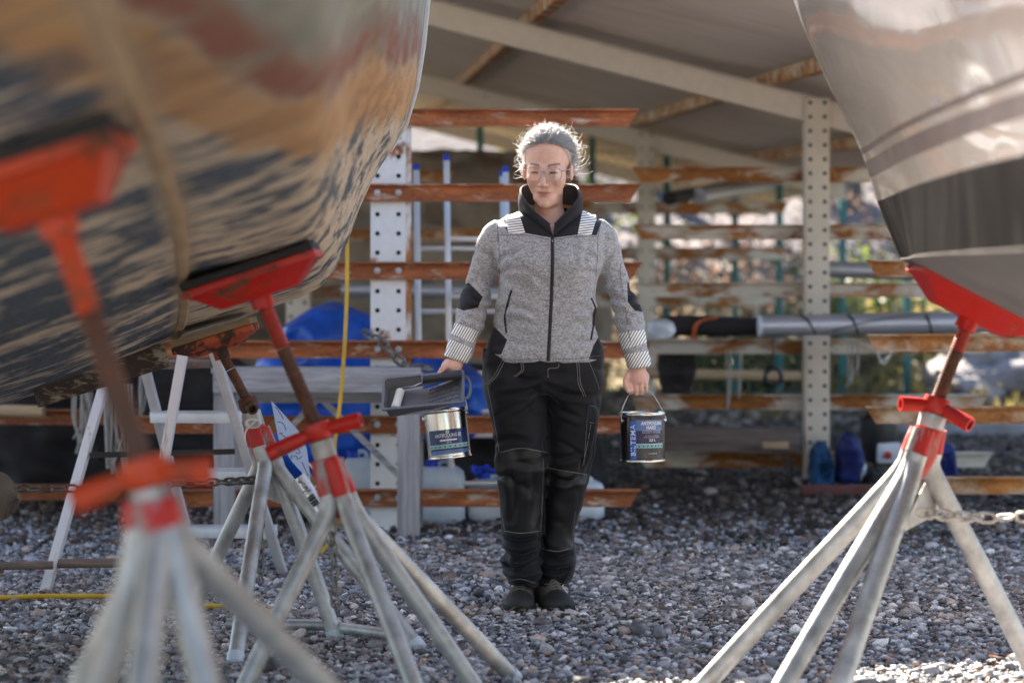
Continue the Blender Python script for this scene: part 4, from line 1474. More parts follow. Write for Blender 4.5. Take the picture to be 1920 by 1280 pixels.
def mast():
    t = thing('mast', 'long grey aluminium mast lying across the racks at the right', 'mast', P(1700, 600, 13.3))
    Y = 13.35
    m = M()
    m.path([P(1424, 611, Y), P(1700, 606, Y), P(2300, 596, Y)], [.058, .06, .062], 20)
    to = m.build('tube', GREYMAST, t, smooth=True)
    m = M(); m.path([P(1421, 611, Y), P(1428, 611, Y)], .061, 20)
    m.build('end_cap', WHITE_PLASTIC, t, smooth=True)
    for a, b in ((1500, 1530), (1590, 1610), (1735, 1748)):
        m = M()
        m.path([P(a, 590 - 1, Y - .05), P((a + b) / 2, 600, Y - .068), P(b, 626, Y - .04)], .006, 6)
        m.build('lashing', BLACK, t, smooth=True)
    m = M()
    m.path(smooth_path([P(1560, 620, Y - .06), P(1640, 600, Y - .07), P(1720, 588, Y - .065), P(1800, 575, Y - .05), P(1920, 560, Y - .04)], 20), .0035, 6)
    m.build('halyard', DARKSTEEL, t, smooth=True)
mast()
def wrapped():
    t = thing('covered_sail', 'black covered sail roll on the arm next to the mast end', 'sail', P(1350, 610, 13.6))
    Y = 13.6
    m = M()
    m.path(smooth_path([P(1225, 612, Y), P(1290, 610, Y), P(1360, 612, Y), P(1440, 612, Y)], 16), [.04, .05, .055, .06, .06, .06, .056, .058, .06, .058, .056, .055, .052, .05, .05, .045], 14)
    m.build('cover', BLACKCLOTH, t, smooth=True)
    m = M()
    for k in range(2):
        m.path(smooth_path([P(1298 + k * 4, 636, Y - .05), P(1302 + k * 3, 612, Y - .075), P(1318, 600, Y - .07), P(1345, 596, Y - .05)], 12), .0085, 8)
    m.build('orange_cord', simple('orange_cord', (.5, .1, .03), .7), t, smooth=True)
wrapped()
drape('fender_bag', 'pale and navy bag lying on the rack arm beside the cuff', 'bag', [(598, 1222, 1250), (606, 1216, 1262), (622, 1214, 1266), (634, 1222, 1258)], 13.4, WHITECLOTH, .1, .02, 31, n=20)

def timber():
    t = thing('timber_beam', 'thick old timber with a pale sawn end on the lowest rack arm', 'timber', P(1400, 830, 14.4))
    m = M()
    a, b = P(1245, 824, 14.0), P(1497, 822, 13.9)
    m.box((a + b) / 2, ((b - a).length, .18, .13))
    m.build('beam', DARKWOOD, t, bevel=.006)
    m = M()
    a, b = P(1430, 834, 13.72), P(1478, 834, 13.72)
    m.box((a + b) / 2, ((b - a).length, .06, .035))
    m.build('offcut', PALEWOOD, t, bevel=.003)
timber()
m = M(); m.bar(P(1480, 860, 13.9), P(1480, 940, 13.9), .04, .04)
tag(m.build('prop_block', BLACK, bevel=.004), 'short black post under the end of the timber', 'post')
for px, a, b, w, mt, lb in ((1537, 832, 905, 46, BLUECLOTH, 'petrol blue bag slumped against the foot of the right post'),
                            (1590, 818, 902, 56, NAVYCLOTH, 'navy blue holdall right of the petrol blue bag'),
                            (1608, 858, 906, 34, WHITECLOTH, 'white plastic bag in front of the navy holdall'),
                            (1762, 832, 890, 56, NAVYCLOTH, 'dark blue bag just right of the sunlit stand'),
                            (1625, 880, 906, 60, BLACKCLOTH, 'low black bag beside the white plastic bag')):
    drape('bag', lb, 'bag', [(a, px - w * .22, px + w * .15), (a + (b - a) * .2, px - w * .42, px + w * .36), (a + (b - a) * .7, px - w * .5, px + w * .48), (b + 2, px - w * .5, px + w * .5)], 13.75 if px < 1700 else 13.2, mt, .17, .07, int(px), n=40, freq=(11, 13))
def machine():
    t = thing('outboard_motor', 'black motor with red and white cover among the bags under the right rack', 'motor', P(1652, 850, 14.0))
    Y = 14.0
    m = M()
    rg = []
    for z, s in ((.12, .6), (.2, .9), (.3, 1.0), (.36, .95), (.4, .6)):
        rg.append([P(1648, 0, Y) * 1 + Vector((0, 0, 0)) for _ in range(1)])
    x = P(1648, 0, Y).x
    rg = [[Vector((x + .11 * s * math.cos(q), Y + .13 * s * math.sin(q), z)) for q in [2 * PI * k / 20 for k in range(20)]] for z, s in ((.12, .7), (.2, .9), (.3, 1.0), (.37, .95), (.41, .55))]
    m.rings(rg)
    m.build('cowl', BLACK, t, smooth=True)
    m = M(); m.box((x + .01, Y, .07), (.07, .1, .14))
    m.build('shaft', DARKSTEEL, t, bevel=.01)
    m = M(); m.box((x + .04, Y - .1, .18), (.14, .06, .12)); m.build('tank', WHITECLOTH, t, bevel=.02)
    m = M(); m.lathe([(.022, 0), (.022, .02), (.015, .03)], (x + .03, Y - .135, .17), (0, -1, 0), 14); m.build('cap', REDPL, t, smooth=True)
    m = M(); m.box((x + .15, Y - .06, .17), (.1, .08, .16)); m.build('side_box', GREENPL, t, bevel=.02)
machine()
m = M()
m.box(P(1573, 925, 13.3) + Vector((0, 0, .01)), (.42, .16, .07))
tag(m.build('brick_block', simple('red_brick_block', (.16, .06, .05), .9, bump=.003), bevel=.006), 'flat dull red block lying on the ground below the bags', 'block')
def spar(a, b, Ya, Yb, r_, mat, label, name='spar'):
    m = M(); m.path([P(*a, Ya), P(*b, Yb)], r_, 14)
    tag(m.build(name, mat, smooth=True), label, 'spar', 'spars stored on the racks')
spar((1255, 372), (1420, 340), 17.0, 25.0, .05, BLACKCLOTH, 'dark covered spar end pointing out of the far rack')
spar((1310, 368), (1520, 335), 18.2, 26.0, .06, GREYMAST, 'grey spar under the rafter on the far rack')
spar((1555, 505), (1760, 512), 14.4, 14.3, .05, GREYMAST, 'grey spar lying on the arm right of the cream post')
spar((640, 544), (1000, 548), 15.2, 15.2, .045, GREYMAST, 'pale spar on the dim rack behind the aluminium ladder')
spar((-80, 766), (82, 772), 12.35, 12.3, .032, PALEWOOD, 'varnished wooden spar end with white tape at the far left')
spar((440, 812), (760, 815), 14.6, 14.6, .05, DARKWOOD, 'dark wooden spar low behind the bench')
spar((1210, 700), (1500, 705), 15.2, 15.4, .035, PALEWOOD, 'pale wooden spar low between the posts')

def propeller():
    c = P(-38, 926, 7.6)
    t = thing('propeller', 'bronze boat propeller blade poking in at the left edge', 'propeller', c)
    m = M()
    m.lathe([(.02, -.04), (.032, -.03), (.034, .03), (.022, .05), (.006, .06)], c, (0, -1, .05), 18)
    m.build('hub', BRASS, t, smooth=True)
    for k in range(3):
        an = -.12 + 2.094 * k
        d = Vector((math.cos(an), 0, math.sin(an)))
        e = Vector((-math.sin(an), 0, math.cos(an)))
        rows = []
        for i in range(12):
            u = i / 11
            w = .075 * math.sin(PI * (.12 + .88 * u) ** .9) ** .6 + .004
            rr = []
            for j in range(9):
                v = -1 + 2 * j / 8
                rr.append(c + d * (.02 + .105 * u) + e * (w * v) + Vector((0, -.025 * v, 0)))
            rows.append(rr)
        m = M(); m.grid(rows, thick=(0, .006, 0))
        m.build('blade', BRASS, t, smooth=True)
propeller()
# ---------------------------------------------------------------- the woman
Y0 = 8.72
woman = thing('person', 'woman in grey work jacket and black trousers walking with a paint tray and cans', 'person', (P(1012, 1148, 8.75).x, 8.75, 0))
woman['label'] = 'grey-haired woman in grey jacket and black work trousers carrying a tray and paint cans'

def remeshed(m, voxel, sm=3):
    me = bpy.data.meshes.new('tmp')
    me.from_pydata([p[:] for p in m.v], [], m.f)
    bm = bmesh.new(); bm.from_mesh(me)
    bmesh.ops.recalc_face_normals(bm, faces=bm.faces)
    bm.to_mesh(me); bm.free()
    o = bpy.data.objects.new('tmp', me); col.objects.link(o)
    md = o.modifiers.new('r', 'REMESH'); md.mode = 'VOXEL'; md.voxel_size = voxel
    ev = o.evaluated_get(bpy.context.evaluated_depsgraph_get())
    q = ev.to_mesh()
    v = np.zeros(len(q.vertices) * 3); q.vertices.foreach_get('co', v)
    v = v.reshape(-1, 3)
    nl = np.zeros(len(q.loops), dtype=np.int64); q.loops.foreach_get('vertex_index', nl)
    f = nl.reshape(-1, 4)
    ev.to_mesh_clear()
    bpy.data.objects.remove(o); bpy.data.meshes.remove(me)
    return lap(v, f, sm), f

def lap(v, f, it, lam=.5, w=None):
    a = np.concatenate([f[:, 0], f[:, 1], f[:, 2], f[:, 3]])
    b = np.concatenate([f[:, 1], f[:, 2], f[:, 3], f[:, 0]])
    cnt = np.bincount(a, minlength=len(v)) + np.bincount(b, minlength=len(v))
    for k in range(it):
        s = np.zeros_like(v)
        for c in range(3):
            s[:, c] = np.bincount(a, v[b, c], len(v)) + np.bincount(b, v[a, c], len(v))
        d = (s / cnt[:, None] - v) * lam
        v = v + (d if w is None else d * w[:, None])
    return v

def normals(v, f):
    n = np.cross(v[f[:, 2]] - v[f[:, 0]], v[f[:, 3]] - v[f[:, 1]])
    out = np.zeros_like(v)
    for k in range(4):
        for c in range(3): out[:, c] += np.bincount(f[:, k], n[:, c], len(v))
    return out / np.maximum(np.linalg.norm(out, axis=1), 1e-12)[:, None]

def pxy(v):
    return np.stack([960 + FPX * v[:, 0] / v[:, 1], HZ + FPX * (CAMH - v[:, 2]) / v[:, 1]], 1)

def ell(row, xl, xr, fr, bk, n=36, ex=2.3, Yc=None):
    Yc = Yc or Y0
    a, b = P(xl, row, Yc), P(xr, row, Yc)
    c = (a + b) / 2
    hw = (b.x - a.x) / 2
    out = []
    for k in range(n):
        t = 2 * PI * k / n
        cs, sn = math.cos(t), math.sin(t)
        x = hw * abs(cs) ** (2 / ex) * (1 if cs > 0 else -1)
        y = (bk if sn > 0 else fr) * abs(sn) ** (2 / ex) * (1 if sn > 0 else -1)
        out.append(c + Vector((x, y, 0)))
    return out

def tubes(m, keys, n=14, steps=24):
    """keys: (px, py, dy, r_px)"""
    k = [(i, *q) for i, q in enumerate(keys)]
    pts, rs = [], []
    for i in range(steps):
        a = catmull(k, (len(keys) - 1) * i / (steps - 1))
        pts.append(P(a[0], a[1], Y0 + a[2]))
        rs.append(a[3] / FPX * Y0)
    m.path(pts, rs, n)
    return pts, rs

# ---- body: head, neck, limbs and hands in one skin
HC = P(1026.5, 316.5, 8.665)
HR = Matrix.Rotation(R(-9), 3, 'Z') @ Matrix.Rotation(R(9), 3, 'X') @ Matrix.Rotation(R(1.5), 3, 'Y') @ Matrix.Scale(1.075, 3)
def H(x, y, z): return HC + HR @ Vector((x, y, z))
def hball(m, c, r_, n=10):
    b = M(); b.ball((0, 0, 0), 1, n, sq=r_)
    m.add([H(*(Vector(c) + p)) for p in b.v], b.f)
m = M()
hball(m, (0, .015, .045), (.0755, .096, .088), 14)
hball(m, (0, -.027, -.018), (.0665, .0625, .086), 14)
hball(m, (0, -.028, -.055), (.0555, .055, .05), 12)
hball(m, (0, -.06, -.107), (.026, .023, .018))
hball(m, (0, -.045, -.088), (.042, .038, .036))
hball(m, (0, .01, -.108), (.044, .044, .026))
for s in (-1, 1):
    hball(m, (s * .037, -.058, -.03), (.0245, .024, .026))
    hball(m, (s * .024, -.077, .019), (.025, .014, .0095))
    hball(m, (s * .012, -.099, -.043), (.0085, .01, .0075))
    hball(m, (s * .079, .008, -.012), (.007, .019, .031))
    hball(m, (s * .031, -.0735, -.001), (.0145, .0145, .0125))
for i in range(8):
    u = i / 7
    hball(m, (0, -.088 - .024 * u, .01 - .05 * u), (.0075 + .0035 * u, .011, .011), 8)
hball(m, (0, -.112, -.041), (.0125, .0115, .0105))
hball(m, (0, -.0815, -.0665), (.0235, .0115, .0062))
hball(m, (0, -.0805, -.0775), (.019, .0115, .0068))
hball(m, (0, -.062, -.06), (.034, .024, .03))
hball(m, (0, -.064, -.085), (.026, .02, .02))
neck = [H(0, .028, -.07), H(0, .036, -.13), P(1032, 412, Y0 + .0), P(1032, 440, Y0 + .01)]
m.path(smooth_path(neck, 8), [.053, .051, .05, .052, .056, .066, .082, .092], 20)
tubes(m, [(1030, 430, .0, 55), (1030, 480, -.01, 62), (1028, 560, 0, 58), (1025, 620, 0, 56), (1020, 680, 0, 58)], 20)
m.path([P(950, 430, Y0), P(1118, 430, Y0)], .055, 14)
RA = [(950, 432, 0, 20), (916, 500, .01, 14), (897, 550, .012, 15), (880, 615, -.035, 14), (860, 668, -.066, 13)]
LA = [(1110, 432, 0, 20), (1140, 500, .01, 14), (1160, 550, .005, 15), (1185, 630, -.026, 14), (1196, 690, -.045, 13)]
tubes(m, RA); tubes(m, LA)
tubes(m, [(985, 670, 0, 40), (970, 760, -.02, 38), (980, 870, -.03, 22), (980, 960, -.01, 20), (977, 1050, .022, 15), (974, 1110, .03, 17), (974, 1128, .0, 16)])
tubes(m, [(1060, 670, 0, 40), (1080, 760, .0, 38), (1067, 880, .01, 21), (1052, 980, .055, 18), (1042, 1060, .08, 15), (1041, 1108, .07, 17), (1041, 1128, .05, 16)])
def finger(pts, r0, r1, Y=None):
    q = smooth_path([P(a, b, Y0 + c) for a, b, c in pts], 10)
    m.path(q, [r0 + (r1 - r0) * i / 9 for i in range(10)], 10)
    m.ball(q[-1], r1 * .98, 6); m.ball(q[0], r0, 6)
# hand carrying the right can: palm block, thumb, four curled fingers
tubes(m, [(1196, 686, -.04, 13.5), (1196, 698, -.045, 17), (1196, 712, -.05, 20), (1197, 720, -.052, 19)], 16, 8)
b = M(); b.ball((0, 0, 0), 1, 10, sq=(.041, .017, .034))
m.add([P(1197, 708, Y0 - .055) + p for p in b.v], b.f)
for x0, x1, e, r_ in ((1181, 1183, 737, .0089), (1191.5, 1193, 739, .009), (1202, 1203, 738, .0088), (1211.5, 1212, 734, .0079)):
    finger([(x0, 714, -.06), (x0 + .5, 724, -.078), (x1, e - 4, -.075), (x1, e - 1, -.055), (x1 - .5, e - 6, -.035), (x1 - 1, e - 12, -.033)], r_, r_ * .84)
finger([(1182, 697, -.052), (1174, 709, -.068), (1173, 722, -.08), (1178, 733, -.085)], .0115, .0085)
# hand on the tray: thumb on top, fingers under the rim
tubes(m, [(859, 670, -.06, 13), (852, 681, -.075, 17), (845, 690, -.088, 19), (841, 697, -.095, 16)], 16, 8)
finger([(848, 682, -.1), (836, 686, -.125), (826, 696, -.135), (822, 708, -.14)], .0115, .0088)
for i, (ax_, ay_) in enumerate(((838, 690), (845, 694), (852, 696), (859, 695))):
    finger([(ax_, ay_, -.085), (ax_ - 8 + 2 * i, ay_ + 8, -.075), (ax_ - 10 + 2 * i, ay_ + 16, -.085), (ax_ - 6 + 2 * i, ay_ + 21, -.1)], .0098, .008)
bv, bf = remeshed(m, .0027, 3)
# eye sockets and mouth line pressed into the skin, then colour by place
Hi = np.array(HR.inverted())
loc = (bv - np.array(HC)) @ Hi.T
hw_ = np.clip((loc[:, 2] + .15) / .03, 0, 1) * (1 - .75 * np.exp(-((loc[:, 0] / .028) ** 2 + ((loc[:, 1] + .11) / .03) ** 2 + ((loc[:, 2] + .055) / .04) ** 2)))
bv = lap(bv, bf, 11, .5, hw_)
loc = (bv - np.array(HC)) @ Hi.T
bn = normals(bv, bf)
def g3(c, s):
    d = (loc - np.array(c)) / np.array(s)
    return np.exp(-(d ** 2).sum(1))
front = (loc[:, 1] < -.03) & (loc[:, 2] > -.13)
dep = np.zeros(len(bv))
for s in (-1, 1):
    dep -= .0055 * g3((s * .028, -.085, .006), (.017, .03, .0065))
    dep -= .001 * g3((s * .029, -.085, -.058), (.006, .04, .018))
    dep -= .003 * g3((s * .0085, -.1, -.0495), (.003, .03, .003))
dep -= .0035 * g3((0, -.09, -.0718), (.02, .03, .0022))
dep -= .0015 * g3((0, -.08, -.0875), (.02, .03, .004))
dep *= front
bv = bv + bn * dep[:, None]
loc = (bv - np.array(HC)) @ Hi.T
skin = np.array([.78, .49, .385])
c = np.tile(skin, (len(bv), 1))
def tint(w, colr): 
    global c
    w = np.clip(w, 0, 1)[:, None]
    c = c * (1 - w) + np.array(colr) * w
mott = fbm(bv * 70, 3, 2)
c *= (1 + .08 * mott)[:, None]
fr = front.astype(float)
for s in (-1, 1):
    tint(.42 * fr * g3((s * .042, -.08, -.032), (.025, .05, .022)), (.56, .23, .18))
    x = loc[:, 0] * s
    arc = .0195 + .0045 * np.sin(np.clip((x - .012) / .042, 0, 1) * PI * .8) - .06 * np.clip(x - .04, 0, 1)
    bw = np.exp(-((loc[:, 2] - arc) / .0031) ** 2) * ((x > .014) & (x < .051)) * fr
    tint(.95 * bw, (.19, .1, .06))
    lash = np.exp(-((loc[:, 2] + .003 + 10 * (x - .031) ** 2) / .0037) ** 2) * ((x > .0175) & (x < .0455)) * fr
    tint(1.0 * lash, (.02, .014, .012))
    lid = np.exp(-((loc[:, 2] - .0065 + 8 * (x - .031) ** 2) / .0016) ** 2) * ((x > .018) & (x < .046)) * fr
    tint(.45 * lid, (.3, .15, .11))
    tint(.8 * fr * g3((s * .0085, -.1, -.051), (.0042, .03, .0025)), (.16, .06, .045))
    tint(.35 * fr * g3((s * .079, .005, -.012), (.02, .03, .03)), (.6, .22, .16))
for s in (-1, 1):  # painted shade: skin colour darkened in the nose-to-mouth folds and under the eyes
    xx = np.abs(loc[:, 0]) ; ln = np.exp(-(((xx - .02 - .35 * (-.045 - loc[:, 2])) / .0022) ** 2)) * (loc[:, 2] < -.042) * (loc[:, 2] > -.075) * fr
    tint(.07 * ln, (.4, .2, .14))
    tint(.16 * fr * g3((s * .032, -.08, -.02), (.018, .03, .006)), (.45, .24, .2))
tint(.35 * fr * g3((0, -.115, -.042), (.014, .03, .012)), (.6, .26, .2))
lip = fr * np.exp(-((loc[:, 0] / .0235) ** 4)) * np.exp(-(((loc[:, 2] + .0725) / .0088) ** 4))
tint(.75 * lip, (.47, .13, .125))
mouth = fr * np.exp(-((loc[:, 0] / .021) ** 4)) * np.exp(-(((loc[:, 2] + .0718 - 1.5 * loc[:, 0] ** 2) / .0016) ** 2))
tint(.9 * mouth, (.12, .035, .03))
for k in range(2):
    tint(.18 * fr * np.exp(-(((loc[:, 2] - .048 - .012 * k) / .0016) ** 2)) * (np.abs(loc[:, 0]) < .035), (.36, .17, .12))
hp = pxy(bv)
hand = (hp[:, 1] > 664) & (hp[:, 1] < 760) & ((hp[:, 0] > 1150) | (hp[:, 0] < 880))
tint(.35 * hand * (.5 + .5 * np.clip(vnoise(bv * 60, 5), -1, 1)), (.58, .24, .19))
sk = NT('skin')
_at = sk.n('Attribute', attribute_name='col')
_v = sk.coord(vary=False)
_f = sk.noise(_v, 350, 3)
sk.set(base=_at.outputs['Color'], rough=.42, sub=.15, spec=.4)
sk.b.inputs['Subsurface Radius'].default_value = (.012, .005, .003)
sk.b.inputs['Subsurface Scale'].default_value = .6
sk.bump(_f, .0005)
body = raw('body', bv, bf, sk.mat, woman)
set_color(body, c)

# ---- cloth materials
_m = NT('grey_melange_fleece')
_v = _m.coord(scale=(1, 1, 1.6), vary=False)
_a = _m.noise(_v, 260, 3, .7)
_b = _m.noise(_v, 90, 4, .7)
_c = _m.noise(_v, 5, 3)
_s = _m.math('ADD', _m.math('MULTIPLY', _a, .55), _m.math('MULTIPLY', _b, .45))
_m.set(base=_m.ramp(_s, (.36, (.125, .125, .135)), (.5, (.38, .38, .395)), (.63, (.66, .66, .68))), rough=.92, spec=.15, sheen=.25)
_m.bump(_s, .0012)
FLEECE = _m.mat
BLACKSHELL = simple('black_softshell', (.012, .012, .016), .62, var=.25, vs=30, bump=.0006, bs=500, spec=.35)
_m = NT('reflective_tape')
_tc = _m.n('TexCoord')
_sx = _m.n('SeparateXYZ'); _m.l(_tc.outputs['UV'], _sx.inputs[0])
_fr = _m.math('FRACT', _sx.outputs[0])
_ln = _m.ramp(_fr, (.0, 1.0), (.62, 1.0), (.7, 0.0), (.94, 0.0), (1.0, 1.0))
_m.set(base=_m.mix(_ln, (.05, .045, .045), (.9, .89, .87)), rough=.4, metal=0, spec=.6)
TAPE = _m.mat
_m = NT('black_work_trousers')
_v = _m.coord(vary=False)
_f = _m.noise(_v, 420, 2)
_g = _m.noise(_v, 6, 4)
_m.set(base=_m.ramp(_g, (.3, (.005, .005, .0068)), (.7, (.0105, .0105, .013))), rough=.75, spec=.25, sheen=.1)
_m.bump(_f, .0006)
TROUSER = _m.mat
_m.b.inputs['Roughness'].default_value = .6
KNEE = simple('black_knee_patch', (.014, .0135, .014), .45, var=.2, vs=20, spec=.4, bump=.0005, bs=500)
STITCH = simple('pale_stitching', (.33, .32, .31), .8)
ZIP = simple('black_zip', (.01, .01, .012), .45)
CUFF = simple('dark_grey_cuff', (.13, .13, .15), .85)

# ---- jacket
m = M()
m.rings([ell(388, 996, 1066, .065, .075), ell(398, 968, 1094, .085, .095), ell(408, 940, 1117, .1, .11), ell(424, 926, 1134, .118, .12), ell(452, 926, 1136, .135, .13),
         ell(490, 930, 1130, .148, .128), ell(520, 937, 1119, .14, .12), ell(560, 936, 1115, .127, .116), ell(600, 930, 1117, .13, .12), ell(640, 914, 1127, .138, .13), ell(664, 905, 1131, .143, .135), ell(678, 908, 1130, .14, .132)])
SR = [(948, 428, .0, 26), (926, 450, .005, 29), (910, 495, .01, 26), (897, 540, .015, 26), (887, 580, -.005, 29), (875, 618, -.035, 28), (866, 645, -.055, 27), (857, 670, -.07, 25), (855, 677, -.072, 23.5)]
SL = [(1112, 428, .0, 26), (1132, 450, .005, 27), (1144, 495, .01, 24), (1159, 540, .01, 24), (1174, 578, .0, 25), (1184, 615, -.02, 26), (1190, 650, -.035, 25.5), (1197, 682, -.045, 24), (1198, 690, -.046, 23)]
srp = tubes(m, SR, 22, 40); slp = tubes(m, SL, 22, 40)
jv, jf = remeshed(m, .0062, 5)
jn = normals(jv, jf)
jp = pxy(jv)
def ax_coord(pp, pts):
    """position along a sleeve (0..1) and distance for every vertex"""
    q = np.array([p[:] for p in pts])
    d = np.linalg.norm(pp[:, None, :] - q[None], axis=2)
    return d.argmin(1) / (len(q) - 1), d.min(1)
uR, dR = ax_coord(jv, srp[0]); uL, dL = ax_coord(jv, slp[0])
slR = (dR < .075) & ((jp[:, 0] < 928) | (uR > .35)) & (dR < dL)
slL = (dL < .075) & ((jp[:, 0] > 1128) | (uL > .35)) & (dL < dR)
w = np.zeros(len(jv))
# sleeve creases run across the arm, torso creases gather at the waist and armpits
for sel, u, ph in ((slR, uR, 0), (slL, uL, 4)):
    q = np.stack([jv[:, 0] * 9, jv[:, 1] * 9, u * 13 + 3 * jv[:, 0]], 1)
    nz_ = vnoise(q + ph, 3 + ph)
    rdg = .7 * (1 - 2 * np.abs(nz_)) - 1.5 * np.exp(-(vnoise(q * np.array([.8, .8, 1.1]) + 9 + ph, 17) / .16) ** 2)
    amp = .0035 + .0055 * np.exp(-((u - .45) / .18) ** 2) - .002 * np.exp(-((u - .05) / .12) ** 2)
    w += sel * rdg * amp * (u < .93)
to = ~(slR | slL)
q = np.stack([jv[:, 0] * 5 + jv[:, 2] * 2.2, jv[:, 1] * 5, jv[:, 2] * 11 - np.abs(jv[:, 0] - P(1030, 0, Y0).x) * 9], 1)
rdg = .7 * (1 - 2 * np.abs(vnoise(q, 8))) - 1.3 * np.exp(-(vnoise(q * .9 + 5, 18) / .15) ** 2)
amp = .0045 + .009 * np.exp(-((jp[:, 1] - 585) / 50) ** 2) + .003 * np.exp(-((np.abs(jp[:, 0] - 1030) - 85) / 30.) ** 2) * np.exp(-((jp[:, 1] - 480) / 45) ** 2)
w += to * rdg * amp
w += to * .004 * vnoise(np.stack([jv[:, 0] * 7, jv[:, 1] * 7, jv[:, 2] * 5], 1), 12)
def diffuse(w, f, it):
    a = np.concatenate([f[:, 0], f[:, 1], f[:, 2], f[:, 3]]); b = np.concatenate([f[:, 1], f[:, 2], f[:, 3], f[:, 0]])
    cnt = np.maximum(np.bincount(a, minlength=len(w)) + np.bincount(b, minlength=len(w)), 1)
    for _ in range(it): w = .5 * w + .5 * (np.bincount(a, w[b], len(w)) + np.bincount(b, w[a], len(w))) / cnt
    return w
def grooves(v, px_, lines, side=None):
    out = np.zeros(len(v))
    fr_ = v[:, 1] < Y0 + .03
    for dep_, wid, *pts in lines:
        pts = smooth_path([Vector((a, b, 0)) for a, b in pts], 14)
        q = np.array([[p.x, p.y] for p in pts])
        best = np.full(len(v), 1e9); sg = np.zeros(len(v)); uu_ = np.zeros(len(v))
        for i in range(len(q) - 1):
            a, b = q[i], q[i + 1]
            ab = b - a
            t_ = np.clip(((px_ - a) @ ab) / (ab @ ab), 0, 1)
            dv = px_ - (a + t_[:, None] * ab)
            d_ = np.hypot(dv[:, 0], dv[:, 1])
            k_ = d_ < best
            best = np.where(k_, d_, best); sg = np.where(k_, np.sign(dv[:, 1] * ab[0] - dv[:, 0] * ab[1]), sg); uu_ = np.where(k_, (i + t_) / (len(q) - 1), uu_)
        env = np.sin(PI * np.clip(uu_ * .9 + .05, 0, 1)) ** .7
        out += fr_ * env * dep_ * (-np.exp(-(best / wid) ** 2) + .9 * np.exp(-((best - 2.1 * wid) / (1.2 * wid)) ** 2) * (sg > 0) + .45 * np.exp(-((best - 2.0 * wid) / (1.2 * wid)) ** 2) * (sg <= 0))
    return out
w = diffuse(w, jf, 2)
w += grooves(jv, jp, [(.010, 4.5, (936, 492), (952, 478), (972, 470)), (.008, 4, (938, 512), (958, 505), (980, 506)), (.010, 4.5, (1121, 490), (1105, 478), (1086, 470)), (.008, 4, (1120, 512), (1100, 508), (1082, 512)),
    (.009, 5, (934, 585), (965, 574), (1004, 590)), (.008, 5, (936, 612), (968, 600), (1012, 612)), (.009, 5, (1112, 585), (1085, 576), (1052, 596)), (.008, 5, (1112, 610), (1080, 604), (1050, 616)), (.007, 5, (925, 650), (960, 640), (1010, 652)), (.007, 5, (1118, 648), (1080, 636), (1046, 648)),
    (.009, 4.5, (905, 470), (922, 482), (934, 506)), (.010, 4.5, (882, 548), (902, 562), (924, 560)), (.011, 4.5, (874, 575), (896, 582), (922, 578)), (.009, 4.5, (866, 596), (886, 600), (910, 606)), (.008, 4, (900, 520), (915, 530), (930, 548)),
    (.009, 4.5, (1152, 470), (1140, 486), (1126, 508)), (.010, 4.5, (1186, 552), (1168, 562), (1146, 556)), (.011, 4.5, (1196, 580), (1176, 588), (1152, 580)), (.009, 4.5, (1202, 602), (1184, 606), (1160, 604)), (.008, 4, (1165, 520), (1150, 530), (1136, 545)),
    (.006, 5, (950, 450), (962, 475), (968, 500)), (.006, 5, (1108, 450), (1098, 475), (1094, 500))])
w = diffuse(w, jf, 1)
jv = jv + jn * w[:, None]
jv = lap(jv, jf, 1)
for bx, by in ((984, 502), (1078, 502)):
    jv[:, 1] -= .022 * np.exp(-((jp[:, 0] - bx) / 36.) ** 2 - ((jp[:, 1] - by) / 38.) ** 2) * (jv[:, 1] < Y0) * to

bm = bmesh.new()
bmv = [bm.verts.new(p) for p in jv]
for q in jf: bm.faces.new([bmv[i] for i in q])
bm.faces.ensure_lookup_table(); bm.normal_update()
CO = Vector((0, 0, CAMH))
def fpx(co): return (960 + FPX * co.x / co.y, HZ + FPX * (CAMH - co.z) / co.y)
def cutline(bm, a, b, cond):
    """crisp edge along the image line a-b on the faces that satisfy cond"""
    da, db = P(*a, 1.0) - CO, P(*b, 1.0) - CO
    no = da.cross(db).normalized()
    fs = [f for f in bm.faces if cond(*fpx(f.calc_center_median()))]
    es = {e for f in fs for e in f.edges}
    vs = {v for f in fs for v in f.verts}
    bmesh.ops.bisect_plane(bm, geom=fs + list(es) + list(vs), plane_co=CO, plane_no=no, dist=1e-6)
def box_(x0, x1, y0, y1): return lambda x, y: x0 < x < x1 and y0 < y < y1
def polycut(bm, poly, closed=True):
    n = len(poly)
    for i in range(n if closed else n - 1):
        a, b = poly[i], poly[(i + 1) % n]
        x0, x1 = min(a[0], b[0]) - 6, max(a[0], b[0]) + 6
        y0, y1 = min(a[1], b[1]) - 6, max(a[1], b[1]) + 6
        cutline(bm, a, b, box_(x0, x1, y0, y1))
def inside(poly, x, y):
    r_ = False
    n = len(poly)
    for i in range(n):
        (x0, y0), (x1, y1) = poly[i], poly[(i + 1) % n]
        if (y0 > y) != (y1 > y) and x < (x1 - x0) * (y - y0) / (y1 - y0) + x0: r_ = not r_
    return r_
YOKE = [(932, 402), (953, 437), (985, 437), (1036, 446), (1083, 440), (1109, 441), (1119, 441), (1132, 402), (1090, 370), (980, 370)]
TPL = [(944, 397), (968, 383), (985, 437), (953, 437)]
TPR = [(1094, 385), (1121, 402), (1109, 441), (1083, 440)]
ELR = [(879, 530), (905, 556), (896, 577), (870, 582), (850, 575), (860, 535)]
ELL = [(1176, 528), (1200, 545), (1206, 585), (1190, 582), (1177, 566)]
SDR = [(922, 606), (951, 637), (940, 664), (890, 664), (895, 630)]
SDL = [(1140, 622), (1128, 622), (1113, 647), (1104, 673), (1140, 676)]
BR1 = [(846, 606), (858, 606), (906, 624), (897, 647), (848, 626), (840, 622)]
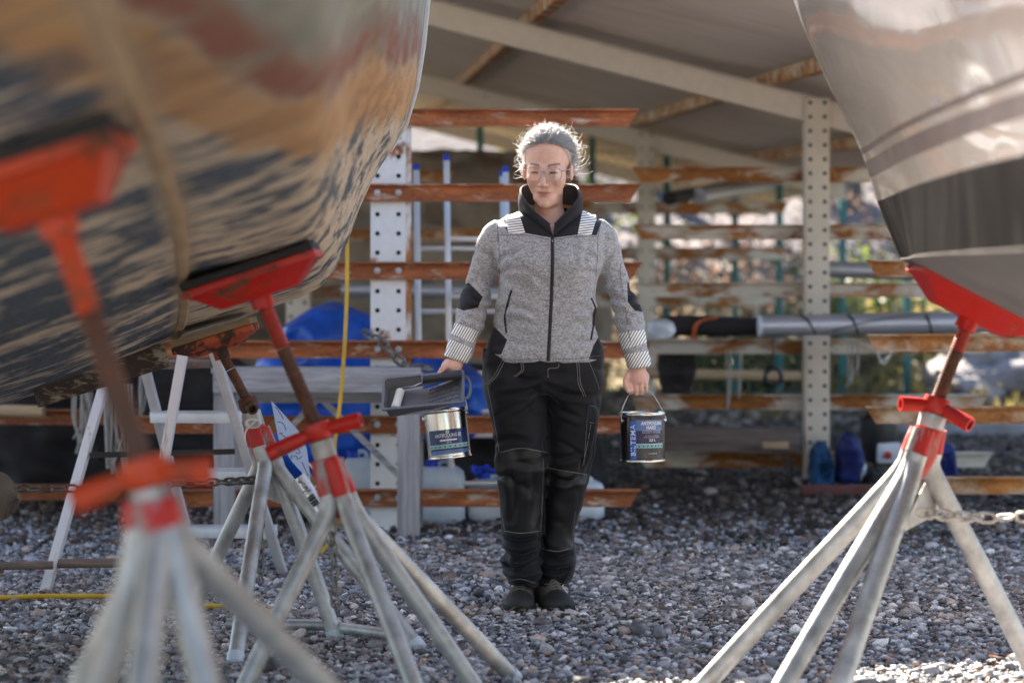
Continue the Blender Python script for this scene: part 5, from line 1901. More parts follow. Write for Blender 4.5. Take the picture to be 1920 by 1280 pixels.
BR2 = [(834, 632), (845, 636), (887, 653), (875, 685), (828, 664), (822, 650)]
BL1 = [(1152, 626), (1214, 617), (1219, 640), (1166, 656), (1156, 650)]
BL2 = [(1166, 665), (1222, 656), (1226, 688), (1176, 692), (1166, 690)]
NECK = [(980, 380), (1000, 401), (1036, 440), (1066, 401), (1086, 380), (1060, 340), (1000, 340)]
for pl in (NECK, YOKE, TPL, TPR, ELR, ELL, SDR, SDL, BR1, BR2, BL1, BL2): polycut(bm, pl)
bmesh.ops.delete(bm, geom=[f for f in bm.faces if inside(NECK, *fpx(f.calc_center_median())) and f.calc_center_median().y < Y0 + .06], context='FACES')
uvl = bm.loops.layers.uv.new('uv')
def zone(x, y):
    if inside(TPL, x, y) or inside(TPR, x, y): return 2
    for pl in (BR1, BR2, BL1, BL2):
        if inside(pl, x, y): return 2
    for pl in (YOKE, ELR, ELL, SDR, SDL):
        if inside(pl, x, y): return 1
    if (x > 1165 and y > 686.5) or (x < 885 and y > 640 and (y - 672) > (x - 854) * .42): return 3
    return 0
for f in bm.faces:
    x, y = fpx(f.calc_center_median())
    f.material_index = zone(x, y)
    f.smooth = True
    if f.material_index == 2:
        for lp in f.loops:
            a, b = fpx(lp.vert.co)
            if b < 460:
                k = (b * .98 + (a - 1030) * .12 * (1 if a < 1030 else 1)) / 4.6
            elif a < 1000:
                k = (a * .86 + b * .5) / 4.6
            else:
                k = (a * .82 + b * .5) / 4.6
            lp[uvl].uv = (k, 0)
me = bpy.data.meshes.new('jacket')
org = woman.location
for v in bm.verts: v.co = v.co - org
bm.to_mesh(me); bm.free()
for q in (FLEECE, BLACKSHELL, TAPE, CUFF): me.materials.append(q)
jacket = bpy.data.objects.new('jacket', me); col.objects.link(jacket); jacket.parent = woman

def bvh_of(o):
    off = origin(o)
    return BVHTree.FromPolygons([v.co + off for v in o.data.vertices], [tuple(p.vertices) for p in o.data.polygons])
def snap(bvh, pts, n, lift=.0015):
    out = []
    for q in smooth_path([Vector((a, b, 0)) for a, b in pts], n):
        d = (P(q.x, q.y, 1.0) - CO).normalized()
        h, nn, _, _ = bvh.ray_cast(CO, d)
        if h is not None: out.append(h - d * lift)
    return out
def ribbon(m, pts, w, t=.002):
    rows = []
    for i, p in enumerate(pts):
        d = (pts[min(i + 1, len(pts) - 1)] - pts[max(i - 1, 0)]).normalized()
        s = d.cross(Vector((0, -1, 0))).normalized()
        rows.append([p - s * w / 2, p - s * w / 4 + Vector((0, -t, 0)), p + s * w / 4 + Vector((0, -t, 0)), p + s * w / 2])
    m.grid(rows, thick=(0, .004, 0))
JB = bvh_of(jacket)
m = M(); ribbon(m, snap(JB, [(1036, 444), (1036, 500), (1034, 560), (1031, 620), (1028, 677)], 40), .0125)
zp = m.build('front_zip', ZIP, jacket, smooth=True)
m = M()
pp = snap(JB, [(1037, 436), (1036, 443), (1036, 452)], 3)
m.bar(pp[0] + Vector((0, -.006, 0)), pp[-1] + Vector((0, -.006, 0)), .007, .003, up=Vector((1, 0, 0)))
m.build('zip_puller', simple('pale_puller', (.5, .52, .6), .4, .4), zp, bevel=.001)
for pts in ([(959, 544), (953, 566), (947, 592), (948, 610), (950, 624)], [(1108, 559), (1116, 577), (1119, 594), (1112, 612), (1108, 637)]):
    m = M(); ribbon(m, snap(JB, pts, 20), .0085)
    m.build('pocket_zip', ZIP, jacket, smooth=True)
m = M()
for pts in ([(936, 441), (985, 441), (1030, 449)], [(1042, 449), (1084, 443), (1120, 444)], [(906, 671), (960, 674), (1024, 672)], [(1034, 672), (1080, 672), (1128, 666)],
            [(930, 400), (934, 440), (937, 490), (936, 530)], [(1131, 404), (1122, 440), (1120, 486), (1117, 520)], [(1178, 480), (1163, 500), (1170, 560), (1182, 640)]):
    m.path(snap(JB, pts, 24, .0006), .0011, 4, False)
m.build('seam', CUFF, jacket, kind='stuff')

# collar
m = M()
cl = [((1036, 442, -.128), (1031, 421, -.118)), ((1012, 424, -.118), (1003, 399, -.118)), ((992, 408, -.09), (981, 374, -.1)), ((974, 398, -.045), (975, 357, -.05)), ((978, 390, .03), (982, 349, .02)), ((1000, 384, .09), (1003, 346, .07)), ((1030, 382, .1), (1030, 345, .09)),
      ((1062, 384, .09), (1060, 346, .07)), ((1086, 390, .03), (1081, 349, .02)), ((1092, 398, -.045), (1087, 359, -.05)), ((1080, 410, -.09), (1084, 375, -.1)), ((1060, 424, -.118), (1062, 399, -.118)), ((1037, 442, -.128), (1040, 421, -.118))]
lo = smooth_path([P(a, b, Y0 + c_) for (a, b, c_), _ in cl], 49)
hi = smooth_path([P(a, b, Y0 + c_) for _, (a, b, c_) in cl], 49)
cc = P(1031, 390, Y0)
rows = []
for a, b in zip(lo, hi):
    rows.append([a.lerp(b, u) + (Vector((a.x - cc.x, a.y - cc.y, 0)).normalized() * (.006 * math.sin(PI * u))) for u in (0, .2, .4, .6, .8, 1)])
def inw(p):
    d = Vector((cc.x - p.x, cc.y - p.y, 0)).normalized()
    return d * .006
m.grid(rows, thick=inw)
co_ = m.build('collar', BLACKSHELL, jacket, smooth=True)
m = M()
m.path([r_[-1] + inw(r_[-1]) * .5 for r_ in rows], .0042, 8)
m.build('collar_edge', ZIP, co_, smooth=True)

# ---- trousers
m = M()
m.rings([ell(640, 914, 1126, .125, .125), ell(660, 903, 1131, .135, .135), ell(690, 901, 1132, .135, .145), ell(715, 905, 1130, .128, .145), ell(735, 930, 1110, .1, .12)])
def leg(m, keys):
    rg = []
    k = [(i, *q) for i, q in enumerate(keys)]
    for i in range(36):
        row, xl, xr, dy, dp = catmull(k, (len(keys) - 1) * i / 35)
        rg.append(ell(row, xl, xr, dp, dp, 28, 2.15, Y0 + dy))
    m.rings(rg)
leg(m, [(690, 903, 1012, .0, .12), (722, 906, 1022, -.01, .12), (780, 917, 1026, -.025, .11), (830, 926, 1027, -.04, .1), (870, 930, 1030, -.045, .1), (930, 935, 1020, -.02, .088), (990, 942, 1017, .0, .085), (1045, 944, 1013, .02, .08), (1085, 947, 1010, .03, .078), (1098, 946, 1010, .03, .08)])
leg(m, [(690, 1020, 1131, .005, .12), (722, 1022, 1130, .005, .12), (780, 1030, 1124, .0, .11), (840, 1027, 1116, .0, .095), (885, 1024, 1106, .01, .09), (940, 1022, 1094, .035, .085), (990, 1018, 1082, .06, .08), (1045, 1012, 1076, .08, .078), (1085, 1012, 1072, .085, .076), (1100, 1012, 1071, .085, .078)])
tv, tf = remeshed(m, .0062, 5)
tn = normals(tv, tf); tp = pxy(tv)
q = np.stack([tv[:, 0] * 9 + tv[:, 2] * 3, tv[:, 1] * 9, tv[:, 2] * 15 + 6 * np.abs(tv[:, 0] - P(1022, 0, Y0).x)], 1)
rdg = .7 * (1 - 2 * np.abs(vnoise(q, 21))) - 1.2 * np.exp(-(vnoise(q * .9 + 3, 22) / .16) ** 2)
y_ = tp[:, 1]
amp = .003 + .007 * np.exp(-((y_ - 715) / 28) ** 2) + .008 * np.exp(-((y_ - 868) / 35) ** 2) + .013 * np.clip((y_ - 985) / 70, 0, 1)
tv = tv + tn * (rdg * amp + .003 * vnoise(tv * 7, 30))[:, None]
tw = grooves(tv, tp, [(.010, 5, (1020, 718), (985, 735), (940, 742)), (.010, 5, (1024, 720), (1062, 738), (1108, 744)), (.008, 5, (1020, 735), (995, 765), (960, 785)), (.008, 5, (1026, 735), (1050, 765), (1085, 782)),
    (.009, 5, (925, 830), (960, 822), (1010, 832)), (.010, 5, (1028, 862), (1000, 872), (960, 868)), (.010, 5, (1022, 850), (1056, 858), (1098, 848)), (.009, 5, (1030, 895), (1060, 902), (1090, 896)),
    (.012, 5, (944, 1010), (975, 1018), (1014, 1008)), (.013, 5, (942, 1036), (978, 1046), (1014, 1034)), (.012, 5, (946, 1062), (980, 1070), (1010, 1060)), (.012, 5, (1016, 1040), (1045, 1048), (1074, 1038)), (.013, 5, (1014, 1064), (1042, 1072), (1072, 1062)), (.008, 6, (958, 890), (966, 930), (962, 975)), (.008, 6, (1000, 885), (1004, 930), (1000, 975))])
tv = lap(tv + tn * tw[:, None], tf, 1)
bm = bmesh.new()
bmv = [bm.verts.new(p) for p in tv]
for q in tf: bm.faces.new([bmv[i] for i in q])
KN1 = [(925, 851), (937, 847), (976, 840), (1029, 847), (1020, 900), (1015, 994), (976, 999), (944, 996), (932, 890)]
KN2 = [(1023, 876), (1057, 882), (1104, 889), (1080, 960), (1074, 1026), (1044, 1033), (1015, 1028)]
for pl in (KN1, KN2): polycut(bm, pl)
for f in bm.faces:
    x, y = fpx(f.calc_center_median())
    f.smooth = True
    f.material_index = 1 if (f.calc_center_median().y < Y0 + .06 and (inside(KN1, x, y) or inside(KN2, x, y))) else 0
me = bpy.data.meshes.new('trousers')
for v in bm.verts: v.co = v.co - org
bm.to_mesh(me); bm.free()
me.materials.append(TROUSER); me.materials.append(KNEE)
trousers = bpy.data.objects.new('trousers', me); col.objects.link(trousers); trousers.parent = woman
TB = bvh_of(trousers)
m = M()
def stitch(pts, n=26, r_=.00085): 
    s = snap(TB, pts, n, .0008)
    if len(s) > 1: m.path(s, r_, 4, False)
for dx in (0, 5): stitch([(949 + dx, 664), (938 + dx, 683), (925 + dx, 706), (909 + dx, 721)])
stitch([(937, 848), (976, 840), (1027, 848)]); stitch([(945, 995), (976, 999), (1015, 995)])
stitch([(1024, 876), (1057, 882), (1100, 889)]); stitch([(1016, 1028), (1044, 1033), (1073, 1027)])
stitch([(914, 724), (925, 780), (936, 846)]); stitch([(932, 892), (938, 945), (946, 994)], r_=.0008)
stitch([(1019, 860), (1017, 930), (1014, 993)], r_=.0007); stitch([(1079, 958), (1075, 990), (1072, 1024)], r_=.0007)
for dx in (0, 4):
    stitch([(976 + dx, 676), (978 + dx, 690), (976 + dx, 696), (963 + dx, 706)])
    stitch([(1081 + dx, 679), (1083 + dx, 700), (1085 + dx, 720), (1095 + dx, 743)])
stitch([(1028, 708), (1028, 692), (1040, 690), (1047, 688), (1048, 681)])
stitch([(1105, 679), (1114, 700), (1124, 729)])
stitch([(1104, 759), (1112, 761), (1117, 764)]); stitch([(1103, 790), (1109, 792), (1114, 793)]); stitch([(1103, 760), (1100, 800), (1095, 872)]); stitch([(1108, 795), (1100, 840), (1092, 874)])
stitch([(948, 1090), (975, 1085), (1005, 1093)], r_=.0008); stitch([(1020, 1095), (1045, 1092), (1066, 1096)], r_=.0007)
m.build('stitching', STITCH, trousers, kind='stuff')
# holster pocket flap and cargo pocket
for nm, pts in (('holster_pocket', [(906, 652), (946, 663), (926, 700), (910, 718), (903, 712)]), ('cargo_pocket', [(1103, 758), (1119, 763), (1116, 795), (1112, 826), (1099, 826)])):
    rim = []
    for a, b in pts:
        d = (P(a, b, 1) - CO).normalized()
        h, *_ = TB.ray_cast(CO, d)
        rim.append((h if h is not None else P(a, b, Y0 - .03)) - d * .006)
    m = M(); m.prism(rim, (0, .03, 0))
    m.build(nm, TROUSER, trousers, bevel=.002)

# ---- shoes
SHOE = simple('brown_grey_suede', (.12, .095, .07), .7, var=.4, vs=40, bump=.0008, bs=300)
SHOE2 = simple('black_toe_rubber', (.02, .019, .018), .6)
SOLE = simple('dark_sole', (.025, .02, .017), .8)
def shoe(toe, heel, w):
    toe, heel = Vector(toe), Vector(heel)
    d = (toe - heel); L = d.length; d.normalize()
    sd = Vector((-d.y, d.x, 0))
    kw = [(0, .55, .085), (.06, .78, .1), (.3, .82, .125), (.48, .86, .1), (.66, 1.0, .072), (.82, .98, .056), (.94, .74, .046), (1.0, .4, .032)]
    rg, sg, tg = [], [], []
    for i in range(26):
        u = i / 25
        ww, h = catmull(kw, u)
        c = heel + d * (L * u)
        sec = []
        for k in range(20):
            t = 2 * PI * k / 20
            cs, sn = math.cos(t), math.sin(t)
            x = w / 2 * ww * abs(cs) ** .75 * (1 if cs > 0 else -1) * (1 - .35 * max(0, sn) ** 2)
            z = .018 + (h - .018) * max(0, sn) ** .8 + .004 * min(0, sn)
            sec.append(c + sd * x + Vector((0, 0, z)))
        rg.append(sec)
        sg.append([c + sd * (w / 2 * ww * 1.06 * s) + Vector((0, 0, z)) for s, z in ((-1, .0), (1, .0), (1, .022), (-1, .022))])
    t = M(); t.rings(rg[:20]); o = t.build('shoe', SHOE, woman, smooth=True, angle=60)
    t = M(); t.rings([[p + (p - heel - d * ((p - heel).dot(d))) * .02 for p in r_] for r_ in rg[17:]]); t.build('toe_cap', SHOE2, o, smooth=True, angle=60)
    t = M(); t.rings(sg); t.build('sole', SOLE, o, bevel=.003)
    for k in range(4):
        u = .5 + .055 * k
        ww, h = catmull(kw, u)
        c = heel + d * (L * u)
        t = M()
        t.path(smooth_path([c + sd * (w * .22 * ww) + Vector((0, 0, h * .84)), c + d * .006 + Vector((0, 0, h + .004)), c - sd * (w * .22 * ww) + Vector((0, 0, h * .84))], 8), .0026, 6)
        t.build('lace', simple('shoe_lace', (.18, .15, .12), .7) if k == 0 else bpy.data.materials['shoe_lace'], o, smooth=True)
shoe(P(971, 1148, 8.607) , (P(977, 1148, 8.607).x + .01, 8.87, 0), .112)
shoe((P(1057, 1148, 8.607).x, 8.625, 0), (P(1030, 1148, 8.607).x - .02, 8.87, 0), .112)

# ---- hair: cap, combed strands, curls and flyaways
hairm = NT('grey_blonde_hair')
_at = hairm.n('Attribute', attribute_name='col')
_c = hairm.mix(_at.outputs['Fac'], (.64, .62, .62), (.97, .96, .95))
hairm.set(base=_c, rough=.38, spec=.6)
_ts = hairm.n('BsdfTranslucent'); hairm.l(_c, _ts.inputs[0])
_mx = hairm.n('MixShader'); _mx.inputs[0].default_value = .55
hairm.l(hairm.b.outputs[0], _mx.inputs[1]); hairm.l(_ts.outputs[0], _mx.inputs[2]); hairm.l(_mx.outputs[0], hairm.out.inputs['Surface'])
HAIR = hairm.mat
EC, ER = np.array([0, .018, .046]), np.array([.0795, .103, .0885])
def hairline(y, x): return -1.12 * y - .005 + .06 * abs(x)
m = M()
nu, nv = 40, 64
idx = {}
vs, fs = [], []
def hv(i, j):
    j %= nv
    if (i, j) not in idx:
        t, p = PI * i / nu, 2 * PI * j / nv
        q = np.array([math.sin(t) * math.cos(p), math.sin(t) * math.sin(p), math.cos(t)])
        k = 1 + .03 * math.sin(p * 14 + 6 * q[2]) * math.sin(t) * .4
        idx[(i, j)] = len(vs); vs.append(EC + ER * q * k)
    return idx[(i, j)]
for i in range(nu):
    for j in range(nv):
        t, p = PI * (i + .5) / nu, 2 * PI * (j + .5) / nv
        q = EC + ER * np.array([math.sin(t) * math.cos(p), math.sin(t) * math.sin(p), math.cos(t)])
        fs.append((hv(i, j), hv(i + 1, j), hv(i + 1, j + 1), hv(i, j + 1)))
bm = bmesh.new()
bq = [bm.verts.new(q) for q in vs]
for f in fs:
    if len({bq[i] for i in f}) == 4:
        try: bm.faces.new([bq[i] for i in f])
        except ValueError: pass
bmesh.ops.remove_doubles(bm, verts=bm.verts, dist=1e-5)
bmesh.ops.bisect_plane(bm, geom=list(bm.verts) + list(bm.edges) + list(bm.faces), plane_co=(0, 0, .022), plane_no=(0, 1.12, 1), clear_inner=True)
bm.verts.ensure_lookup_table()
vs = [np.array(v.co) for v in bm.verts]
ix = {v: i for i, v in enumerate(bm.verts)}
fs = [tuple(ix[v] for v in f.verts) for f in bm.faces]
bm.free()
m = M()
m.add([H(*q) for q in vs], fs)
hb = M(); hb.ball((0, 0, 0), 1, 10, sq=(.04, .035, .042))
m.add([H(*(p + Vector((.005, .125, .03)))) for p in hb.v], hb.f)
hair = m.build('hair', HAIR, woman, smooth=True, angle=70)
set_color(hair, np.clip(.35 + .3 * vnoise(np.array(vs + [[0, 0, 0]] * len(hb.v)) * 60, 4), 0, 1)[:, None].repeat(3, 1))
def strands(name, paths, rad, cols):
    n, k, _ = paths.shape
    d = paths[:, -1] - paths[:, 0]
    d /= np.maximum(np.linalg.norm(d, axis=1), 1e-9)[:, None]
    u = np.cross(d, rng.normal(size=(n, 3))); u /= np.linalg.norm(u, axis=1)[:, None]
    wv = np.cross(d, u)
    taper = np.linspace(1, .35, k)[None, :, None]
    v = np.stack([paths + (u * math.cos(a) + wv * math.sin(a))[:, None, :] * rad * taper for a in (0, 2.094, 4.189)], 2)   # n,k,3,3
    v = v.reshape(-1, 3)
    base = (np.arange(n) * k * 3)[:, None, None] + (np.arange(k - 1) * 3)[None, :, None]
    j = np.arange(3)[None, None, :]; j2 = (j + 1) % 3
    f = np.stack([base + j, base + j2, base + 3 + j2, base + 3 + j], -1).reshape(-1, 4)
    wld = v @ np.array(HR).T + np.array(HC)
    o = raw(name, wld, f, HAIR, hair, kind='stuff')
    set_color(o, np.repeat(cols, k * 3)[:, None].repeat(3, 1))
    return o
def on_cap(q): return EC + ER * q
# combed back from the hairline to the knot
nS, K = 4200, 10
paths = np.zeros((nS, K, 3)); cols = np.zeros(nS)
knot = np.array([.0, .95, -.1]); knot /= np.linalg.norm(knot)
for i in range(nS):
    a = random.uniform(-1.95, 1.95)                 # round the hairline from ear to ear
    y = -.9 * math.cos(a * .82)
    x = math.sin(a * .8) * 1.0
    z = .3 + .29 * math.cos(a) - .06 * abs(a)
    q0 = np.array([x, y, z * (.86 + .4 * random.random())]); q0 /= np.linalg.norm(q0)
    kq = knot + np.array([random.gauss(0, .16), 0, random.gauss(0, .2)]); kq /= np.linalg.norm(kq)
    lift = abs(random.gauss(0, .05)) + .012
    ph, am = random.random() * 6.28, random.random() * .02
    u0 = random.uniform(0, .4) ** 1.6
    for k in range(K):
        u = u0 + (1 - u0) * k / (K - 1)
        om = math.acos(max(-1, min(1, float(q0 @ kq))))
        q = (math.sin((1 - u) * om) * q0 + math.sin(u * om) * kq) / math.sin(om)
        paths[i, k] = on_cap(q * (1 + lift * (.4 + math.sin(PI * min(1, u * 1.2)) * .8) + am * math.sin(ph + 9 * u)))
    cols[i] = .5 + .5 * float(vnoise(np.array([[a * 13, .3, .7]]), 6)[0]) * 1.2 + random.gauss(0, .16)
strands('combed_hair', paths, .00085, np.clip(cols, 0, 1))
nS, K = 1900, 12
paths = np.zeros((nS, K, 3)); cols = np.zeros(nS)
for i in range(nS):
    side = (i % 5) * .75 + 1.0
    if side < 3:     # curls gathered round the ears and nape
        s = -1 if i % 2 else 1
        q = np.array([s * random.uniform(.72, 1.0), random.uniform(.0, .75), random.uniform(-.95, .35)])
    else:
        q = np.array([random.gauss(0, .7), random.uniform(-.55, .9), random.uniform(.1, 1.0)])
    q /= np.linalg.norm(q)
    p = on_cap(q * 1.02)
    for _t in range(30):
        if p[2] > hairline(p[1], p[0]) + (.022 if side >= 3 else -.008) and (side >= 3 or p[1] > .012): break
        q[1] += .08; q /= np.linalg.norm(q); p = on_cap(q * 1.02)
    d = q * ER; d /= np.linalg.norm(d)
    d = d * (.9 if side < 3 else .5) + (np.array([random.gauss(0, .35), random.gauss(.1, .35), random.gauss(-.35, .4)]) if side < 3 else np.array([random.gauss(0, .3), random.gauss(.75, .3), random.gauss(.12, .25)]))
    d /= np.linalg.norm(d)
    L = (random.uniform(.032, .075) if side < 3 else random.uniform(.018, .04)) * (1.7 if random.random() < .07 else 1)
    ax_ = np.cross(d, np.array([random.gauss(0, 1), random.gauss(0, 1), random.gauss(0, 1)])); ax_ /= np.linalg.norm(ax_)
    curl = random.uniform(2.0, 5.5) * random.choice((-1, 1)) * (1 if side < 3 else .35)
    for k in range(K):
        paths[i, k] = p
        an = curl / K
        d = d * math.cos(an) + np.cross(ax_, d) * math.sin(an) + ax_ * (ax_ @ d) * (1 - math.cos(an))
        d = d + np.array([0, 0, -.03]); d /= np.linalg.norm(d)
        p = p + d * (L / K)
    cols[i] = random.uniform(.5, 1)
strands('flyaway_hair', paths, .0007, cols)

# ---- spectacles
gl = NT('clear_lens')
_tr = gl.n('BsdfTransparent'); _gs = gl.n('BsdfGlossy'); _gs.inputs['Roughness'].default_value = .03
_fz = gl.n('LayerWeight'); _fz.inputs['Blend'].default_value = .25
_mx = gl.n('MixShader'); gl.l(gl.math('ADD', gl.math('MULTIPLY', _fz.outputs['Fresnel'], .7), .06), _mx.inputs[0]); gl.l(_tr.outputs[0], _mx.inputs[1]); gl.l(_gs.outputs[0], _mx.inputs[2]); gl.l(_mx.outputs[0], gl.out.inputs['Surface'])
RIM = simple('clear_grey_rim', (.42, .36, .36), .2, var=.1)
m = M()
for s in (-1, 1):
    ct = []
    for k in range(28):
        a = 2 * PI * k / 28
        ct.append(H(s * (.0345 + .0265 * math.copysign(abs(math.cos(a)) ** .85, math.cos(a))), -.1025 + .006 * math.cos(a) , -.007 + .0225 * math.copysign(abs(math.sin(a)) ** .85, math.sin(a))))
    m.path(ct, .0014, 8, closed=True)
m.path(smooth_path([H(-.0085, -.106, -.001), H(0, -.111, .004), H(.0085, -.106, -.001)], 8), .0018, 8)
for s in (-1, 1):
    m.path(smooth_path([H(s * .061, -.098, .004), H(s * .0725, -.085, .006), H(s * .079, -.04, .004), H(s * .081, .0, .002)], 14), .002, 8)
spec = m.build('spectacles', RIM, woman, smooth=True)
for s in (-1, 1):
    m = M()
    ring = [H(s * (.0345 + .0258 * math.copysign(abs(math.cos(a)) ** .85, math.cos(a))), -.1025 + .006 * math.cos(a), -.007 + .0218 * math.copysign(abs(math.sin(a)) ** .85, math.sin(a))) for a in [2 * PI * k / 28 for k in range(28)]]
    m.prism(ring, HR @ Vector((0, .0012, 0)))
    m.build('lens', gl.mat, spec)
# ring on the hand
m = M(); m.path([P(1211, 726, Y0 - .073) + Vector((0, 0, 0)) + Vector((.0112 * math.cos(a), .0118 * math.sin(a), .001 * math.cos(a))) for a in [2 * PI * k / 16 for k in range(16)]], .0017, 6, closed=True)
m.build('finger_ring', simple('gold', (.7, .48, .15), .2, 1.0), woman, smooth=True)
# ---------------------------------------------------------------- what she carries
def text_mesh(s, size, bold=0.0, sp=1.0, align='CENTER'):
    cu = bpy.data.curves.new('text', 'FONT')
    cu.body = s; cu.size = size; cu.align_x = align; cu.align_y = 'CENTER'; cu.offset = bold; cu.space_character = sp
    cu.resolution_u = 2
    o = bpy.data.objects.new('text', cu); col.objects.link(o)
    me = o.evaluated_get(bpy.context.evaluated_depsgraph_get()).to_mesh()
    bm = bmesh.new(); bm.from_mesh(me)
    bmesh.ops.triangulate(bm, faces=bm.faces)
    v = [(q.co.x, q.co.y) for q in bm.verts]
    f = [tuple(q.index for q in ff.verts) for ff in bm.faces]
    bm.free()
    o.to_mesh_clear() if False else None
    bpy.data.objects.remove(o)
    return v, f
def paint_can(label, centre, axis, yaw, Rr, h, body_mat, design):
    """centre = middle of the can; axis = up direction; design(put) adds the printed label"""
    ax = Vector(axis).normalized()
    fwd = Vector((math.sin(yaw), -math.cos(yaw), 0))
    fwd = (fwd - ax * fwd.dot(ax)).normalized()
    rt = fwd.cross(ax) * -1
    base = Vector(centre) - ax * h / 2
    t = thing('paint_can', label, 'paint can', base, 'paint cans carried by the woman')
    def C(an, z, r_=0): return base + ax * z + (fwd * math.cos(an) + rt * math.sin(an)) * (Rr + r_)
    m = M()
    N = 48
    def ring(r_, z): return [C(2 * PI * k / N, z, r_) for k in range(N)]
    m.rings([ring(-.004, .004), ring(-.0005, .006), ring(0, .01), ring(0, h - .012)])
    body = m.build('body', body_mat, t, smooth=True, angle=50)
    m = M(); m.rings([ring(-.006, 0), ring(.0022, 0), ring(.0028, .003), ring(.0022, .007), ring(-.001, .008)], False)
    m.build('bottom_rim', TIN, t, smooth=True)
    m = M(); m.rings([ring(-.001, h - .016), ring(.0022, h - .014), ring(.0035, h - .008), ring(.0035, h - .003), ring(.002, h), ring(-.005, h), ring(-.007, h - .006), ring(-.02, h - .007), ring(-Rr + .002, h - .0065)])
    m.build('lid', TIN, t, smooth=True, angle=50)
    def patch(name, mat, a0, a1, z0, z1, r_=.0006):
        m = M()
        n = max(4, int(abs(a1 - a0) / .07))
        m.grid([[C(a0 + (a1 - a0) * i / n, z, r_) for i in range(n + 1)] for z in (z0, z1)], thick=lambda p: (p - base - ax * (p - base).dot(ax)).normalized() * -.0004)
        return m.build(name, mat, t, smooth=True)
    def letters(s, size, an, z, mat, bold=.0, vertical=False, r_=.0013, parent=None, sp=1.0, fit=None):
        v, f = text_mesh(s, size, bold, sp)
        if fit:
            w = max(q[0] for q in v) - min(q[0] for q in v)
            v = [(x * fit / w, y) for x, y in v]
        pts = []
        for x, y in v:
            if vertical: x, y = -y, x
            pts.append(C(an + x / Rr, z + y, r_))
        m = M(); m.add(pts, f)
        return m.build('lettering', mat, t)
    def dots(n, a0, a1, z, r0, mat):
        m = M()
        for i in range(n):
            a = a0 + (a1 - a0) * i / (n - 1)
            k = [C(a + r0 * math.cos(q) / Rr, z + r0 * math.sin(q), .0018) for q in [2 * PI * j / 10 for j in range(10)]]
            m.add(k, [tuple(range(10))])
        m.build('printed_dots', mat, t, kind='stuff')
    design(patch, letters, dots)
    return t, C, body
TIN = simple('bright_tinplate', (.72, .7, .66), .22, 1.0, var=.08)
BLK = simple('black_can_lacquer', (.012, .012, .014), .25, var=.2, coat=.3)
NAVY = NT('navy_label'); _v = NAVY.coord(vary=False)
NAVY.set(base=NAVY.ramp(NAVY.noise(_v, 14, 3), (.35, (.012, .03, .12)), (.65, (.025, .06, .2))), rough=.3, coat=.3)
NAVY = NAVY.mat
PURP = simple('dark_purple_label', (.03, .018, .07), .3, var=.4, vs=16)
SKYB = simple('slate_blue_label', (.11, .19, .42), .3, var=.25, vs=16)
BRIGHT = simple('bright_blue_label', (.015, .12, .62), .3, var=.05)
TEALB = simple('pale_teal_stripe', (.25, .5, .52), .35, var=.1)
PRINT = simple('white_print', (.82, .84, .88), .5, var=.03)
DOT = simple('dark_print', (.01, .015, .03), .5)
# --- right can
Rc, hc = .0795, .176
cR = P(1204.5, 818, 8.66)
def design_right(patch, letters, dots):
    a0, a1 = -.62, .78 + .25
    patch('label_panel', PURP, a0 + .28, a1, .064, .112)
    patch('label_panel', SKYB, a0 + .28, a1, .112, .150, .0007)
    patch('label_panel', BLK, a0 + .28, a1, .014, .05)
    patch('label_stripe', TEALB, a0 + .28, a1, .05, .0645, .0009)
    patch('label_edge', PRINT, a0 + .28, a1, .0645, .0658, .001)
    patch('label_strip', BRIGHT, a0, a0 + .29, .01, .146, .0009)
    letters('BILTEMA', .0265, a0 + .15, .078, PRINT, .0004, True, sp=1.12)
    letters('ANTIFOULING', .0175, .42, .1375, PRINT, .0006, fit=.083)
    letters('HARD', .018, .36, .122, PRINT, .0006, fit=.036)
    letters('Hård bottenfärg · Hard bunnstoff', .0062, .4, .1115, PRINT, fit=.07)
    letters('Kova pohjamaali · Hård bundmaling', .0062, .4, .1055, PRINT, fit=.072)
    letters('For motor- og seilbåter', .005, .4, .0945, PRINT, fit=.05)
    letters('och för motorbåtar och segelbåtar', .005, .4, .0885, PRINT, fit=.062)
    letters('2,5 L', .0125, .4, .0785, PRINT, .0004)
    letters('Svart/Black', .0075, .42, .031, PRINT)
    dots(7, a0 + .42, a1 - .1, .057, .0028, DOT)
can_r, CR, _ = paint_can('upright black can of hard antifouling paint with purple label hanging from her left hand', cR, (-.012, .02, 1), .0, Rc, hc, BLK, design_right)
m = M()
l0, l1 = CR(-1.15, hc - .03, .004), CR(1.5, hc - .03, .004)
hp_ = P(1196, 734, Y0 - .056)
m.path(smooth_path([l0, l0 + Vector((.001, 0, .035)), P(1180, 739, Y0 - .058), hp_, P(1221, 736, Y0 - .056), l1 + Vector((-.004, 0, .02)), l1], 40), .0017, 8)
m.build('handle', simple('steel_wire', (.5, .5, .52), .3, 1.0, var=.1), can_r, smooth=True)
for q in (l0, l1):
    d = (q - cR); d.z = 0
    m = M(); m.lathe([(.009, -.006), (.009, .0), (.006, .004)], q, d, 14)
    m.build('handle_lug', TIN, can_r, smooth=True)
